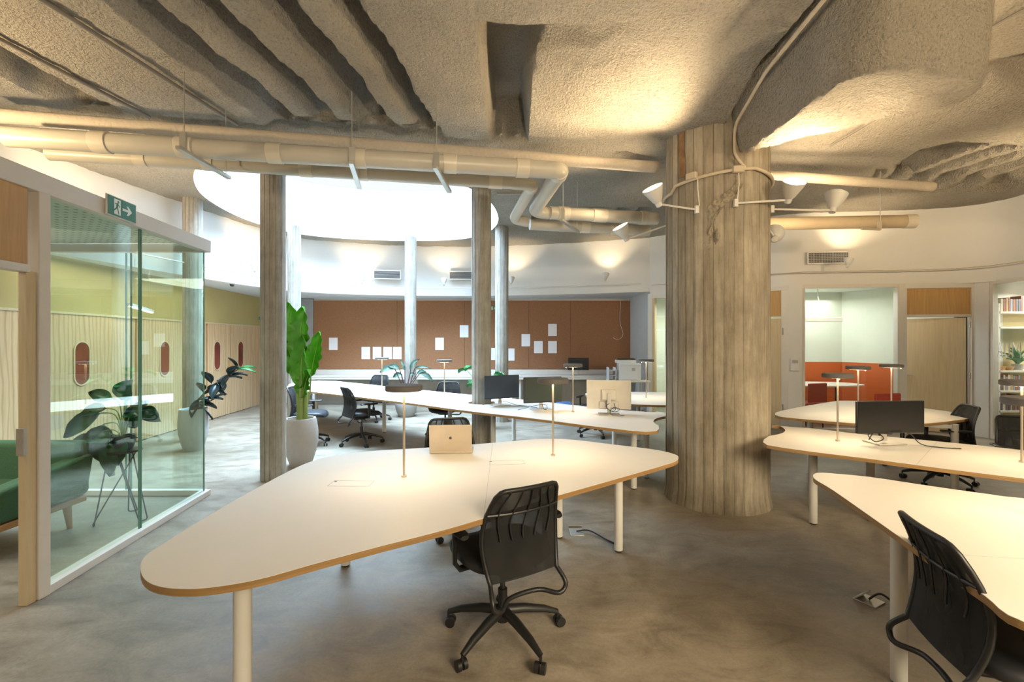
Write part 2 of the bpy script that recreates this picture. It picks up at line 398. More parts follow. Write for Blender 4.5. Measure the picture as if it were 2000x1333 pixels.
# ---- ceiling: one sprayed concrete slab with ribs, hollows and a round opening
def sm(a, b, x): t = np.clip((x - a) / (b - a), 0, 1); return t * t * (3 - 2 * t)
HOLE = [(-0.85, 6.3), (-1.9, 5.5), (-3.1, 5.4), (-4.0, 5.8), (-4.62, 6.7), (-4.85, 7.6), (-4.85, 8.4), (-4.62, 9.1), (-4.2, 9.6), (-3.3, 9.95), (-2.2, 10.08), (-1.2, 9.95), (-0.62, 9.5), (-0.32, 8.8), (-0.25, 8.0), (-0.40, 7.1)]
HOLE = catmull(HOLE, 8)
HP = np.array(HOLE)
def inside(px, py, poly):
    r = np.zeros(px.shape, bool); n = len(poly)
    for i in range(n):
        x0, y0 = poly[i]; x1, y1 = poly[(i + 1) % n]
        c = ((y0 > py) != (y1 > py)) & (px < (x1 - x0) * (py - y0) / (y1 - y0 + 1e-12) + x0)
        r ^= c
    return r
def sdist(px, py, poly):
    d = np.full(px.shape, 1e9); n = len(poly)
    for i in range(n):
        ax, ay = poly[i]; bx, by = poly[(i + 1) % n]; ex, ey = bx - ax, by - ay
        t = np.clip(((px - ax) * ex + (py - ay) * ey) / (ex * ex + ey * ey + 1e-12), 0, 1)
        d = np.minimum(d, np.hypot(px - ax - t * ex, py - ay - t * ey))
    return np.where(inside(px, py, poly), d, -d)
FIN = catmull([(1.96, 4.12), (2.25, 3.98), (2.62, 3.66), (2.95, 3.46), (3.28, 3.30), (3.22, 3.00), (2.90, 2.78), (2.5, 2.66), (2.22, 2.70), (2.07, 3.0), (2.04, 3.5)], 6)
COFFER = [(4.75, 5.75), (4.72, 5.25), (4.95, 5.08), (7.4, 5.05), (7.4, 6.85), (5.15, 6.85)]
def zceil(X, Y):
    s = 0.993 * X - 0.117 * Y
    yl = 5.03 + 0.17 * X
    wob = 0.014 * np.sin(5.3 * Y + 1.7 * X) + 0.008 * np.sin(13 * Y)
    front = 1 - sm(yl - 0.06, yl, Y)
    rec = np.zeros_like(X)
    for a, b, sa in ((-4.62, -4.16, 0.14), (-2.98, -2.60, 0.30), (-2.45, -2.20, 0.17), (-2.05, -1.70, 0.17), (-1.55, -1.30, 0.15)):
        rec = np.maximum(rec, sm(a, a + sa, s + wob) * (1 - sm(b - 0.05, b + 0.01, s + wob)))
    taper = sm(-2.98, -2.8, s) * (1 - sm(-1.33, -1.30, s)) * sm(yl - 0.30, yl - 0.06, Y) * 0.45
    rec = np.maximum(rec, taper)
    # slot beside the broad mass
    xr = np.interp(Y, [3.12, 3.2, 3.275, 3.46, 3.62, 3.87, 4.23, 4.91], [0.45, 0.33, 0.258, 0.18, 0.138, 0.109, 0.095, 0.11])
    xl = np.interp(Y, [3.1, 4.9], [-0.235, -0.215])
    slot = sm(xl - 0.02, xl + 0.04, X) * (1 - sm(xr - 0.02, xr + 0.07, X)) * sm(3.12, 3.18, Y)
    rec = np.maximum(rec, slot)
    z = 3.75 + 0.46 * rec * front
    wave = 0.27 * (1 - sm(0.15, 1.12, X)) * (1 - sm(3.35, 4.2, Y)) * sm(3.11, 3.17, Y) * sm(0.05, 0.12, X) * (1 - slot)
    z = z + wave
    # rounded nose of the front zone, groove, rear zone a little higher
    z = z + (1 - front) * (0.07 + 0.16 * np.exp(-((Y - yl - 0.14) / 0.10) ** 2))
    # right part: higher sheet right of the long step
    zr = 0.20 * sm(1.93, 1.985, X) * (1 - sm(4.0, 4.7, Y)) + 0.05 * sm(2.2, 3.2, X) * np.sin(1.5 * X - 1.1 * Y) * (1 - sm(5.0, 6.0, Y))
    z = z + zr * sm(-2.5, -1.5, Y)
    # soffit sags towards the broad column
    rc = np.hypot(X - 2.054, Y - 4.588); z = z - (0.10 + 0.10 * (1 - sm(4.0, 4.9, Y))) * (1 - sm(0.40, 1.15, rc)) * front
    # hanging tongue, rising back into the slab towards the street side
    k = sm(0.0, 0.08 + 0.22 * (1 - sm(2.7, 3.0, Y)), sdist(X, Y, FIN)); up = np.clip((4.0 - Y) * 0.06, 0, 1)
    zf = 3.23 + 0.012 * np.sin(7 * X + 3 * Y) + 0.010 * np.sin(9 * Y - 6 * X) * sm(2.2, 2.4, X) + up
    z = z * (1 - k) + np.minimum(zf, z) * k
    kc = sm(0.0, 0.08, sdist(X, Y, COFFER))
    rib = np.zeros_like(X)
    for ys, xs in (((5.1, 6.8), (5.78, 5.28)), ((5.1, 6.8), (6.02, 5.80)), ((5.1, 6.8), (6.36, 6.27)), ((5.1, 6.8), (6.8, 6.75)), ((5.1, 6.8), (5.4, 4.95))):
        xc = np.interp(Y, ys, xs); rib = np.maximum(rib, 1 - sm(0.055, 0.105, np.abs(X - xc)))
    z = z + 0.42 * kc * (1 - rib)
    # small rear coffers
    kb = sm(0, 0.08, np.minimum(np.minimum(X - 0.35, 2.4 - X), np.minimum(Y - 7.6, 9.0 - Y)))
    rb = np.zeros_like(X)
    for xc in (0.82, 1.25, 1.72, 2.1): rb = np.maximum(rb, 1 - sm(0.04, 0.09, np.abs(X - xc)))
    z = z + 0.28 * kb * (1 - rb)
    # hollow near the right edge
    z = z + 0.16 * sm(0, 0.2, sdist(X, Y, [(3.9, 4.0), (4.6, 4.25), (6.5, 4.4), (6.5, 3.4), (4.5, 3.7)]))
    return z
def nearest_on(px, py, poly):
    best = None
    for i in range(len(poly)):
        ax, ay = poly[i]; bx, by = poly[(i + 1) % len(poly)]; ex, ey = bx - ax, by - ay
        t = min(1, max(0, ((px - ax) * ex + (py - ay) * ey) / (ex * ex + ey * ey + 1e-12)))
        q = (ax + t * ex, ay + t * ey); d = (q[0] - px) ** 2 + (q[1] - py) ** 2
        if best is None or d < best[0]: best = (d, q)
    return best[1]
def build_ceiling():
    xs = np.concatenate([np.arange(-6.6, -4.9, 0.05), np.arange(-4.9, 3.4, 0.025), np.arange(3.4, 7.5, 0.032), np.arange(7.5, 8.6, 0.06)]); ys = np.concatenate([np.arange(-3.5, 1.2, 0.12), np.arange(1.2, 2.0, 0.05), np.arange(2.0, 5.6, 0.030), np.arange(5.6, 12.0, 0.05)])
    X, Y = np.meshgrid(xs, ys); nx, ny = len(xs), len(ys)
    ins = inside(X, Y, HOLE)
    Xf = X.copy(); Yf = Y.copy()
    q = np.zeros_like(ins)
    q[:, :] = False
    fi = ins[:-1, :-1] & ins[1:, :-1] & ins[:-1, 1:] & ins[1:, 1:]     # faces wholly inside the opening
    keep = ~fi
    touch = np.zeros_like(ins)
    for a, b in ((0, 0), (1, 0), (0, 1), (1, 1)):
        touch[a:ny - 1 + a, b:nx - 1 + b] |= keep
    mv = ins & touch
    for j, i in zip(*np.nonzero(mv)):
        Xf[j, i], Yf[j, i] = nearest_on(X[j, i], Y[j, i], HOLE)
    Z = zceil(Xf, Yf)
    rough = np.where(X > 2.2, 0.55, 1.0)
    nz = np.zeros_like(Z)
    F = Xf.ravel(); G = Yf.ravel(); R = rough.ravel(); out = np.zeros(len(F))
    tk = touch.ravel()
    for k in range(len(F)):
        if tk[k]:
            out[k] = R[k] * (0.016 * noise.noise((F[k] * 2.6, G[k] * 2.6, 0)) + 0.010 * noise.noise((F[k] * 8, G[k] * 8, 3)) + 0.010 * noise.noise((F[k] * 19, G[k] * 19, 7)))
    Z = Z + out.reshape(Z.shape)
    idx = -np.ones(X.size, int); u = np.nonzero(tk)[0]; idx[u] = np.arange(len(u))
    vs = np.stack([F[u], G[u], Z.ravel()[u]], 1)
    J, I = np.nonzero(keep)
    a = idx[J * nx + I]; b = idx[J * nx + I + 1]; c = idx[(J + 1) * nx + I + 1]; d = idx[(J + 1) * nx + I]
    fs = np.stack([a, d, c, b], 1)
    m = MB(); m.v = [tuple(v) for v in vs]; m.f = [tuple(f) for f in fs.tolist()]
    struct(m.build('ceiling', spray, smooth=36))
build_ceiling()
# upstand of the opening: slab edge and white light well
m = MB(); P = HOLE
hz = zceil(HP[:, 0], HP[:, 1])
m.add([(x, y, z - 0.02) for (x, y), z in zip(P, hz)] + [(x, y, 4.9) for x, y in P], [(i, (i + 1) % len(P), len(P) + (i + 1) % len(P), len(P) + i) for i in range(len(P))])
struct(m.build('trim_1', plain('white light well', (0.82, 0.84, 0.86), 0.8, var=0.01)))
# roof slab above so that only the opening admits daylight
outer = [(-8.9, -3.9), (10.5, -3.9), (10.5, 13.1), (-8.9, 13.1)]
def ring_cap(z):
    n = len(P); vs = [(x, y, z) for x, y in P]; cx, cy = -2.6, 7.9; o = []
    for x, y in P:
        dx, dy = x - cx, y - cy; t = 1e9
        if dx > 0: t = min(t, (10.5 - cx) / dx)
        if dx < 0: t = min(t, (-8.9 - cx) / dx)
        if dy > 0: t = min(t, (13.1 - cy) / dy)
        if dy < 0: t = min(t, (-3.9 - cy) / dy)
        o.append((cx + dx * t, cy + dy * t, z))
    return vs + o, [(i, n + i, n + (i + 1) % n, (i + 1) % n) for i in range(n)]
vs, fs = ring_cap(4.6); m = MB().add(vs, fs)
m.box((0.8, 4.6, 4.7), (0.01, 0.01, 0.01))
m.v = m.v[:-8]; m.f = m.f[:-6]
for cx_, cy_ in ((10.5, -3.9), (10.5, 13.1), (-8.9, 13.1), (-8.9, -3.9)): m.box((cx_, cy_, 4.65), (9, 9, 0.06)) if False else None
struct(m.build('ceiling', white_wall, smooth=0))

# outer shell
def wall(name, x0, y0, x1, y1, z0, z1, mat, t=0.12):
    dx, dy = x1 - x0, y1 - y0; L = math.hypot(dx, dy); M = Matrix.Rotation(math.atan2(dy, dx), 3, 'Z')
    return struct(MB().box(((x0 + x1) / 2, (y0 + y1) / 2, (z0 + z1) / 2), (L, t, z1 - z0), M).build(name, mat, smooth=0))
wall('wall_rear', -9.0, -3.95, 10.6, -3.95, 0, 4.8, white_wall)
wall('wall_left', -8.95, -4, -8.95, 13.2, 0, 4.8, white_wall)
wall('wall_right', 10.55, -4, 10.55, 13.2, 0, 4.8, white_wall)
wall('wall_front', -9.0, 13.15, 10.6, 13.15, 0, 4.8, white_wall)

# ---- drum: the curved white upper wall
DRUM_L = [(-6.1, -3.9), (-6.0, 0.0), (-5.85, 3.0), (-5.65, 5.0), (-5.45, 6.6), (-5.25, 7.9), (-5.0, 9.05), (-4.6, 9.85), (-3.7, 10.4), (-2.5, 10.7), (-1.2, 10.8), (0.0, 10.68), (1.5, 10.35), (2.98, 9.85)]
DRUM_R = [(2.98, 9.85), (3.9, 9.0), (4.62, 8.22), (5.08, 7.98), (6.62, 7.80), (7.40, 7.62), (7.78, 7.25), (7.80, 6.5), (7.85, 5.0), (7.95, 2.0), (8.0, -3.9)]
dl = resample(catmull(DRUM_L, 6, False), 0.3); dr = resample(catmull(DRUM_R, 6, False), 0.12)
def ribbon(path, z0, z1, t, name, mat, sm_=30):
    m = MB(); n = len(path); nor = []
    for i in range(n):
        a = path[max(0, i - 1)]; b = path[min(n - 1, i + 1)]; dx, dy = b[0] - a[0], b[1] - a[1]; L = math.hypot(dx, dy); nor.append((-dy / L, dx / L))
    vs = []
    for (x, y), (ux, uy) in zip(path, nor): vs += [(x, y, z0), (x, y, z1), (x + ux * t, y + uy * t, z1), (x + ux * t, y + uy * t, z0)]
    fs = []
    for i in range(n - 1):
        for k in range(4): fs.append((4 * i + k, 4 * i + (k + 1) % 4, 4 * i + 4 + (k + 1) % 4, 4 * i + 4 + k))
    fs += [(3, 2, 1, 0), tuple(4 * (n - 1) + k for k in range(4))]
    return m.add(vs, fs).build(name, mat, smooth=sm_)
struct(ribbon(dl, 2.65, 4.58, 0.14, 'wall_back', white_wall))
struct(ribbon(dr, 2.54, 4.58, 0.10, 'wall_right', white_wall))
# flat lowered ceiling behind the drum
m = MB(); n = len(dl)
m.add([(x, y, 2.66) for x, y in dl] + [(-8.9, y if y < 9 else 13.1, 2.66) if x < -4.55 else (x * 1.25, 13.1, 2.66) for x, y in dl], [(i, i + 1, n + i + 1, n + i) for i in range(n - 1)])
m.box((5.0, 11.5, 2.70), (4.1, 3.3, 0.06))
struct(m.build('ceiling', soffit_paint, smooth=0))
m = MB(); n = len(dr)
m.add([(x, y, 2.60) for x, y in dr] + [((10.5, 12.5) if i < 4 else (10.5, y if y < 7.7 else 12.5)) + (2.60,) for i, (x, y) in enumerate(dr)], [(i, n + i, n + i + 1, i + 1) for i in range(n - 1)])
m.add([(2.98, 9.9, 2.6), (2.98, 12.5, 2.6), (10.5, 12.5, 2.6)], [(0, 1, 2)])
struct(m.build('ceiling', mint, smooth=0))

# ---- back alcove: cork wall, counter, side wall
struct(MB().box((-1.2, 11.60, 1.4), (9.0, 0.12, 2.8)).build('wall_back', white_wall, smooth=0))
for k, (x0, x1) in enumerate(((-5.0, -2.9), (-2.896, -1.2), (-1.196, 0.42), (0.424, 1.48), (1.484, 2.98))):
    tag(MB().box(((x0 + x1) / 2, 11.505, 1.735), (x1 - x0, 0.04, 1.73)).build('pin_board', cork, smooth=0, bevel=0.003),
        ['brown cork wall panel at the left end, one sheet pinned on it', 'brown cork wall panel with four sheets in a row', 'brown cork wall panel behind the slim columns in the middle', 'brown cork wall panel with three sheets pinned together', 'empty brown cork wall panel in the right corner, above the printer'][k], 'wall panel', 'cork panels on the back wall')
struct(MB().box((-5.33, 11.53, 1.33), (0.62, 0.06, 2.64)).build('wall_back', grey_panel, smooth=0))
struct(MB().box((3.05, 11.0, 1.33), (0.13, 2.35, 2.66)).build('wall_right', soffit_paint, smooth=0))
struct(MB().box((-7.6, 11.60, 2.35), (3.6, 0.12, 0.66)).build('wall_back', khaki, smooth=0))
struct(MB().box((-8.1, 11.60, 1.01), (2.4, 0.12, 2.02)).build('wall_back', ply, smooth=0))
# lit room with the peach door
d = MB().box((-6.32, 11.62, 1.01), (0.62, 0.05, 2.0)).build('door_1', peach, smooth=0); struct(d)
h = MB().cyl((-6.12, 11.56, 1.0), (-6.12, 11.50, 1.0), 0.012).tube([(-6.12, 11.51, 1.0), (-6.22, 11.51, 1.0)], 0.009).build('door_handle', wire_black, d)
struct(MB().box((-5.82, 11.60, 1.01), (0.36, 0.12, 2.02)).build('wall_back', white_wall, smooth=0))

# long white counter
cn = thing('wall_counter', 'long white wall counter with upstand under the cork wall', 'counter', (-1.0, 11.2, 0))
MB().box((0, -0.02, 0.725), (7.95, 0.56, 0.03)).build('counter_top', frame_white, cn, bevel=0.004)
MB().box((0, 0.27, 0.80), (7.95, 0.03, 0.12)).build('upstand', frame_white, cn, bevel=0.003)
MB().box((0, -0.28, 0.70), (7.95, 0.03, 0.09)).build('apron', frame_white, cn, bevel=0.003)
MB().box((0, 0.26, 0.35), (7.95, 0.02, 0.7)).build('back_panel', plain('grey modesty panel', (0.42, 0.40, 0.37), 0.8), cn)
for x in (-3.8, -1.3, 1.2, 3.8): MB().cyl((x, -0.2, 0), (x, -0.2, 0.71), 0.03).build('leg', steel_white, cn)

# ---- left plywood wall with oval windows
WX = lambda y: -5.78 - 0.09 * (y - 6)         # face of the plywood wall
def lw(y0, y1, z0, z1, mat, name, off=0.0, t=0.1):
    x0, x1 = WX(y0) + off, WX(y1) + off; dx, dy = x1 - x0, y1 - y0; L = math.hypot(dx, dy); a = math.atan2(dy, dx)
    nx, ny = math.sin(a), -math.cos(a)
    return MB().box(((x0 + x1) / 2 - nx * t / 2, (y0 + y1) / 2 - ny * t / 2, (z0 + z1) / 2), (L, t, z1 - z0), Matrix.Rotation(a, 3, 'Z')).build(name, mat, smooth=0, bevel=0.003)
struct(lw(-3.9, 3.0, 0, 1.94, ply, 'wall_left'))
struct(lw(-3.9, 11.5, 1.945, 2.66, khaki, 'wall_left', 0.012))
for y0, y1 in ((3.0, 4.9), (6.68, 7.1), (8.6, 9.0)): struct(lw(y0, y1, 0, 1.94, ply, 'wall_left'))
struct(lw(10.85, 11.5, 0, 1.94, ply, 'wall_left'))
def oval(n=32, w=0.13, h=0.30):
    return [((w * math.cos(a)), (h - w) * (1 if math.sin(a) >= 0 else -1) + w * math.sin(a)) for a in [2 * PI * i / n for i in range(n)]]
for k, (y0, y1, yo, hy) in enumerate(((4.92, 6.66, 6.1, 4.98), (7.12, 8.58, 7.75, 8.5), (9.02, 9.86, 9.35, 9.8), (9.88, 10.83, 10.30, 9.94))):
    d = struct(lw(y0, y1, 0.01, 1.94, ply, 'door_%d' % (k + 2), 0.02, 0.06))
    a = math.atan2(1, -0.09)
    M = Matrix.Translation((WX(yo) + 0.02, yo, 1.28)) @ Matrix.Rotation(a, 4, 'Z') @ Matrix.Rotation(PI / 2, 4, 'X')
    fr = MB(); op = oval(); oi = oval(32, 0.113, 0.283); n = len(op)
    vs = [(x, y, 0.012) for x, y in op] + [(x, y, 0.012) for x, y in oi] + [(x, y, -0.004) for x, y in op] + [(x, y, -0.004) for x, y in oi]
    fr.add([M @ Vector(v) for v in vs], [(i, (i + 1) % n, n + (i + 1) % n, n + i) for i in range(n)] + [(2 * n + i, 2 * n + (i + 1) % n, (i + 1) % n, i) for i in range(n)] + [(n + i, n + (i + 1) % n, 3 * n + (i + 1) % n, 3 * n + i) for i in range(n)])
    f = fr.build('oval_frame', oak_pale, d)
    g = MB(); g.prism(oi, -0.002, 0.004); g.v = [tuple(M @ Vector(v)) for v in g.v]; g.build('oval_pane', oval_glass, d)
    x = WX(hy) + 0.02
    MB().box((x + 0.012, hy, 1.0), (0.02, 0.03, 0.36)).build('door_handle', oak, d, bevel=0.004)
struct(lw(3.0, 11.4, 1.925, 1.955, oak_pale, 'trim_2', 0.03, 0.03))

# ---- glass room on the left
GX = lambda y: -3.14 + 0.118 * (4.65 - y)
def gbar(y0, y1, z0, z1, name, mat, t=0.07, off=0):
    x0, x1 = GX(y0) + off, GX(y1) + off; L = math.hypot(x1 - x0, y1 - y0)
    return MB().box(((x0 + x1) / 2, (y0 + y1) / 2, (z0 + z1) / 2), (L, t, z1 - z0), Matrix.Rotation(math.atan2(y1 - y0, x1 - x0), 3, 'Z'))
win = struct(gbar(-3.9, 4.68, 2.49, 2.61, '', None, 0.09).build('window_1', frame_white, smooth=0, bevel=0.004))
gbar(2.79, 4.68, 0, 0.055, '', None, 0.09).build('window_sill', frame_white, win, smooth=0, bevel=0.004)
MB().box((GX(2.805), 2.805, 1.25), (0.09, 0.07, 2.5)).build('window_frame', frame_white, win, smooth=0, bevel=0.004)
for y0, y1, o in ((2.80, 3.68, 0), (3.72, 4.62, 0.0)): gbar(y0, y1, 0.05, 2.50, '', None, 0.008, o).build('glass_pane', glass_green, win, smooth=0)
for y in (3.69, 3.71, 4.63): gbar(y, y + 0.008, 0.05, 2.50, '', None, 0.012).build('glass_edge', glass_edge, win, smooth=0)
w2 = struct(MB().box((-4.5, 4.66, 0.03), (2.72, 0.06, 0.055)).build('window_2', frame_white, smooth=0, bevel=0.003))
MB().box((-4.5, 4.66, 1.27), (2.66, 0.008, 2.42)).build('glass_pane', glass_clear, w2, smooth=0)
MB().box((-4.5, 4.66, 2.53), (2.72, 0.06, 0.08)).build('window_frame', frame_white, w2, smooth=0)
for x in (-3.95, -3.90): MB().box((x, 4.66, 1.27), (0.012, 0.012, 2.42)).build('glass_edge', glass_edge, w2, smooth=0)
# oak transom over the open doorway, door post, lower wall beyond
d = struct(MB().box((GX(2.73), 2.735, 1.0), (0.05, 0.055, 2.0)).build('door_7', oak_pale, smooth=0, bevel=0.003))
MB().box((GX(2.70) + 0.0, 2.70, 0.98), (0.045, 0.02, 0.16)).build('door_latch', zinc, d)
struct(gbar(0.9, 2.71, 2.03, 2.49, '', None, 0.05).build('trim_3', oak, smooth=0, bevel=0.003))
struct(gbar(0.9, 2.71, 1.99, 2.035, '', None, 0.08).build('trim_4', frame_white, smooth=0, bevel=0.003))
struct(gbar(-3.9, 0.9, 0, 2.49, '', None, 0.08).build('wall_left', white_wall, smooth=0))
# ceiling of the glass room: perforated board
def make_perf():
    m, n, l, b, o = nt('perforated ceiling board')
    tc = n.new('ShaderNodeTexCoord'); mp = n.new('ShaderNodeMapping'); mp.inputs['Scale'].default_value = (14, 14, 14); v = n.new('ShaderNodeTexVoronoi')
    v.inputs['Randomness'].default_value = 0.0; v.inputs['Scale'].default_value = 1.0
    l.new(tc.outputs['Object'], mp.inputs[0]); l.new(mp.outputs[0], v.inputs['Vector'])
    r = ramp(n, [(0.16, (0.25, 0.28, 0.26)), (0.22, (0.72, 0.76, 0.72))]); l.new(v.outputs['Distance'], r.inputs[0]); l.new(r.outputs[0], b.inputs['Base Color']); b.inputs['Roughness'].default_value = 0.8
    return m
struct(MB().box((-4.48, 0.4, 2.585), (2.7, 8.4, 0.03)).build('ceiling', make_perf(), smooth=0))

# ---- right glass fronts
FR = [(4.56, 8.28), (4.98, 8.0), (5.10, 7.97), (6.62, 7.80), (6.70, 7.79), (7.68, 7.60), (7.78, 7.30), (7.80, 7.2)]
def post(x, y, w=0.09, t=0.10, z0=0, z1=2.545, a=0.0):
    return MB().box((x, y, (z0 + z1) / 2), (w, t, z1 - z0), Matrix.Rotation(a, 3, 'Z'))
def seg(x0, y0, x1, y1, z0, z1, t=0.06):
    a = math.atan2(y1 - y0, x1 - x0); L = math.hypot(x1 - x0, y1 - y0)
    return MB().box(((x0 + x1) / 2, (y0 + y1) / 2, (z0 + z1) / 2), (L, t, z1 - z0), Matrix.Rotation(a, 3, 'Z'))
# wall piece and office window left of the broad column
struct(seg(2.98, 9.90, 3.05, 9.83, 0, 2.6, 0.10).build('wall_right', white_wall, smooth=0))
w3 = struct(seg(3.05, 9.83, 3.95, 9.0, 2.50, 2.56, 0.08).build('window_3', frame_white, smooth=0))
seg(3.02, 9.86, 3.09, 9.79, 0, 2.5, 0.09).build('window_frame', oak_pale, w3, smooth=0)
seg(3.09, 9.79, 3.95, 9.0, 0.05, 2.5, 0.008).build('glass_pane', glass_clear, w3, smooth=0)
seg(3.09, 9.79, 3.95, 9.0, 0, 0.06, 0.07).build('window_sill', frame_white, w3, smooth=0)
# closed oak door just right of the broad column
d8 = struct(seg(4.0, 8.87, 4.80, 8.10, 0.01, 1.98, 0.05).build('door_8', oak_pale, smooth=0, bevel=0.003))
MB().box((4.79, 8.06, 1.75), (0.02, 0.03, 0.12)).build('hinge', zinc, d8); MB().box((4.79, 8.06, 0.4), (0.02, 0.03, 0.12)).build('hinge', zinc, d8)
struct(seg(4.0, 8.88, 4.80, 8.11, 2.02, 2.48, 0.05).build('trim_5', oak, smooth=0, bevel=0.003))
struct(seg(3.95, 8.92, 4.90, 8.04, 2.48, 2.56, 0.09).build('trim_6', frame_white, smooth=0, bevel=0.003))
struct(seg(4.80, 8.11, 4.90, 8.04, 0, 2.48, 0.10).build('trim_7', frame_white, smooth=0, bevel=0.003))
struct(seg(4.88, 8.05, 5.08, 7.97, 0, 2.56, 0.10).build('wall_right', white_wall, smooth=0))
# meeting room window
w4 = struct(seg(5.06, 7.98, 6.60, 7.80, 2.50, 2.56, 0.09).build('window_4', frame_white, smooth=0, bevel=0.003))
for x, y in ((5.09, 7.975), (6.59, 7.80)): MB().box((x, y, 1.25), (0.035, 0.09, 2.5)).build('window_frame', frame_white, w4, smooth=0)
seg(5.10, 7.97, 6.58, 7.80, 0.05, 2.50, 0.008).build('glass_pane', glass_clear, w4, smooth=0)
seg(5.10, 7.97, 6.58, 7.80, 0, 0.06, 0.07).build('window_sill', frame_white, w4, smooth=0)
# door frame, oak transom, open leaf
struct(seg(6.60, 7.80, 6.72, 7.785, 0, 2.56, 0.10).build('trim_8', frame_white, smooth=0, bevel=0.003))
struct(seg(6.72, 7.785, 7.68, 7.62, 2.03, 2.47, 0.05).build('trim_9', oak, smooth=0, bevel=0.003))
struct(seg(6.70, 7.785, 7.70, 7.61, 2.47, 2.56, 0.10).build('trim_10', frame_white, smooth=0, bevel=0.003))
struct(seg(6.72, 7.785, 7.68, 7.62, 1.985, 2.03, 0.08).build('trim_11', frame_white, smooth=0, bevel=0.003))
struct(seg(7.66, 7.62, 7.74, 7.60, 0, 2.5, 0.10).build('trim_12', frame_white, smooth=0, bevel=0.003))
d9 = struct(seg(7.00, 8.22, 7.62, 7.64, 0.01, 1.975, 0.045).build('door_9', oak_pale, smooth=0, bevel=0.002))
hm = MB().cyl((7.03, 8.15, 0.98), (7.0, 8.10, 0.98), 0.012).tube([(7.0, 8.11, 0.98), (7.09, 8.03, 0.98)], 0.010); hm.build('door_handle', chrome, d9)
MB().cyl((7.03, 8.15, 0.90), (7.01, 8.13, 0.90), 0.02).build('lock_plate', chrome, d9)
for z in (1.85, 1.0, 0.2): MB().cyl((7.645, 7.60, z - 0.05), (7.645, 7.60, z + 0.05), 0.011).build('hinge', zinc, d9)
struct(seg(7.72, 7.60, 7.79, 7.41, 0, 2.56, 0.10).build('wall_right', white_wall, smooth=0))
# library window
w5 = struct(seg(7.80, 7.40, 7.84, 4.0, 2.50, 2.56, 0.08).build('window_5', frame_white, smooth=0))
MB().box((7.80, 7.375, 1.25), (0.08, 0.06, 2.5)).build('window_frame', frame_white, w5, smooth=0)
seg(7.80, 7.345, 7.84, 4.0, 0.05, 2.5, 0.008).build('glass_pane', glass_clear, w5, smooth=0)
seg(7.80, 7.345, 7.84, 4.0, 0, 0.06, 0.07).build('window_sill', frame_white, w5, smooth=0)
struct(seg(7.84, 4.0, 8.0, -3.9, 0, 2.56, 0.10).build('wall_right', white_wall, smooth=0))
# rooms behind
def room_wall(x0, y0, x1, y1, low, high, split=1.14):
    struct(seg(x0, y0, x1, y1, 0, split, 0.10).build('wall_back', low, smooth=0)); struct(seg(x0, y0, x1, y1, split, 2.6, 0.10).build('wall_back', high, smooth=0))
room_wall(4.95, 9.65, 6.95, 9.60, orange, mint); room_wall(6.95, 9.60, 7.75, 7.95, orange, mint)
struct(seg(4.92, 8.1, 4.92, 9.65, 0, 2.6, 0.08).build('wall_left', mint, smooth=0))
struct(seg(7.78, 7.6, 10.5, 8.6, 0, 2.6, 0.10).build('wall_back', white_wall, smooth=0))
struct(seg(3.1, 10.9, 4.95, 10.9, 0, 2.6, 0.10).build('wall_back', mint, smooth=0))
struct(MB().box((6.95, 9.53, 1.3), (0.03, 0.03, 2.6)).build('trim_13', frame_white, smooth=0))

# ================================================================== COLUMNS
COL = (2.054, 4.588); CR = 0.478
def board_column(name, label, cat, x, y, r, boards, h, mat, jag, group=None, cap=False):
    t = thing(name, label, cat, (x, y, 0), 0, group)
    m = MB(); per = 4; n = boards * per; nz = int(h / 0.12)
    offs = [random.uniform(-jag, jag) for _ in range(boards)]; cuts = [random.uniform(0.4, h) for _ in range(boards)]; off2 = [random.uniform(-jag, jag) for _ in range(boards)]
    vs = []
    for j in range(nz + 1):
        z = h * j / nz
        for i in range(n):
            b = i // per; a = -PI + 2 * PI * (i + 0.02) / n
            if i % per == per - 1: a = -PI + 2 * PI * (i + 0.85) / n
            o = offs[b] if z < cuts[b] else off2[b]
            if i % per == 0: o -= jag * 0.9
            q = noise.noise((math.cos(a) * 3, math.sin(a) * 3, z * 1.5)) * jag * 0.9
            flare = 0.02 * math.exp(-z / 0.05) if boards > 20 else 0
            R = r + o + q + flare
            vs.append((R * math.cos(a), R * math.sin(a), z))
    fs = [(j * n + i, j * n + (i + 1) % n, (j + 1) * n + (i + 1) % n, (j + 1) * n + i) for j in range(nz) for i in range(n)]
    m.add(vs, fs); m.build('shaft', mat, t, smooth=12)
    return t
big = board_column('concrete_column', 'broad round board-marked concrete column in the middle of the room', 'column', COL[0], COL[1], CR, 34, 3.83, board_big, 0.006)
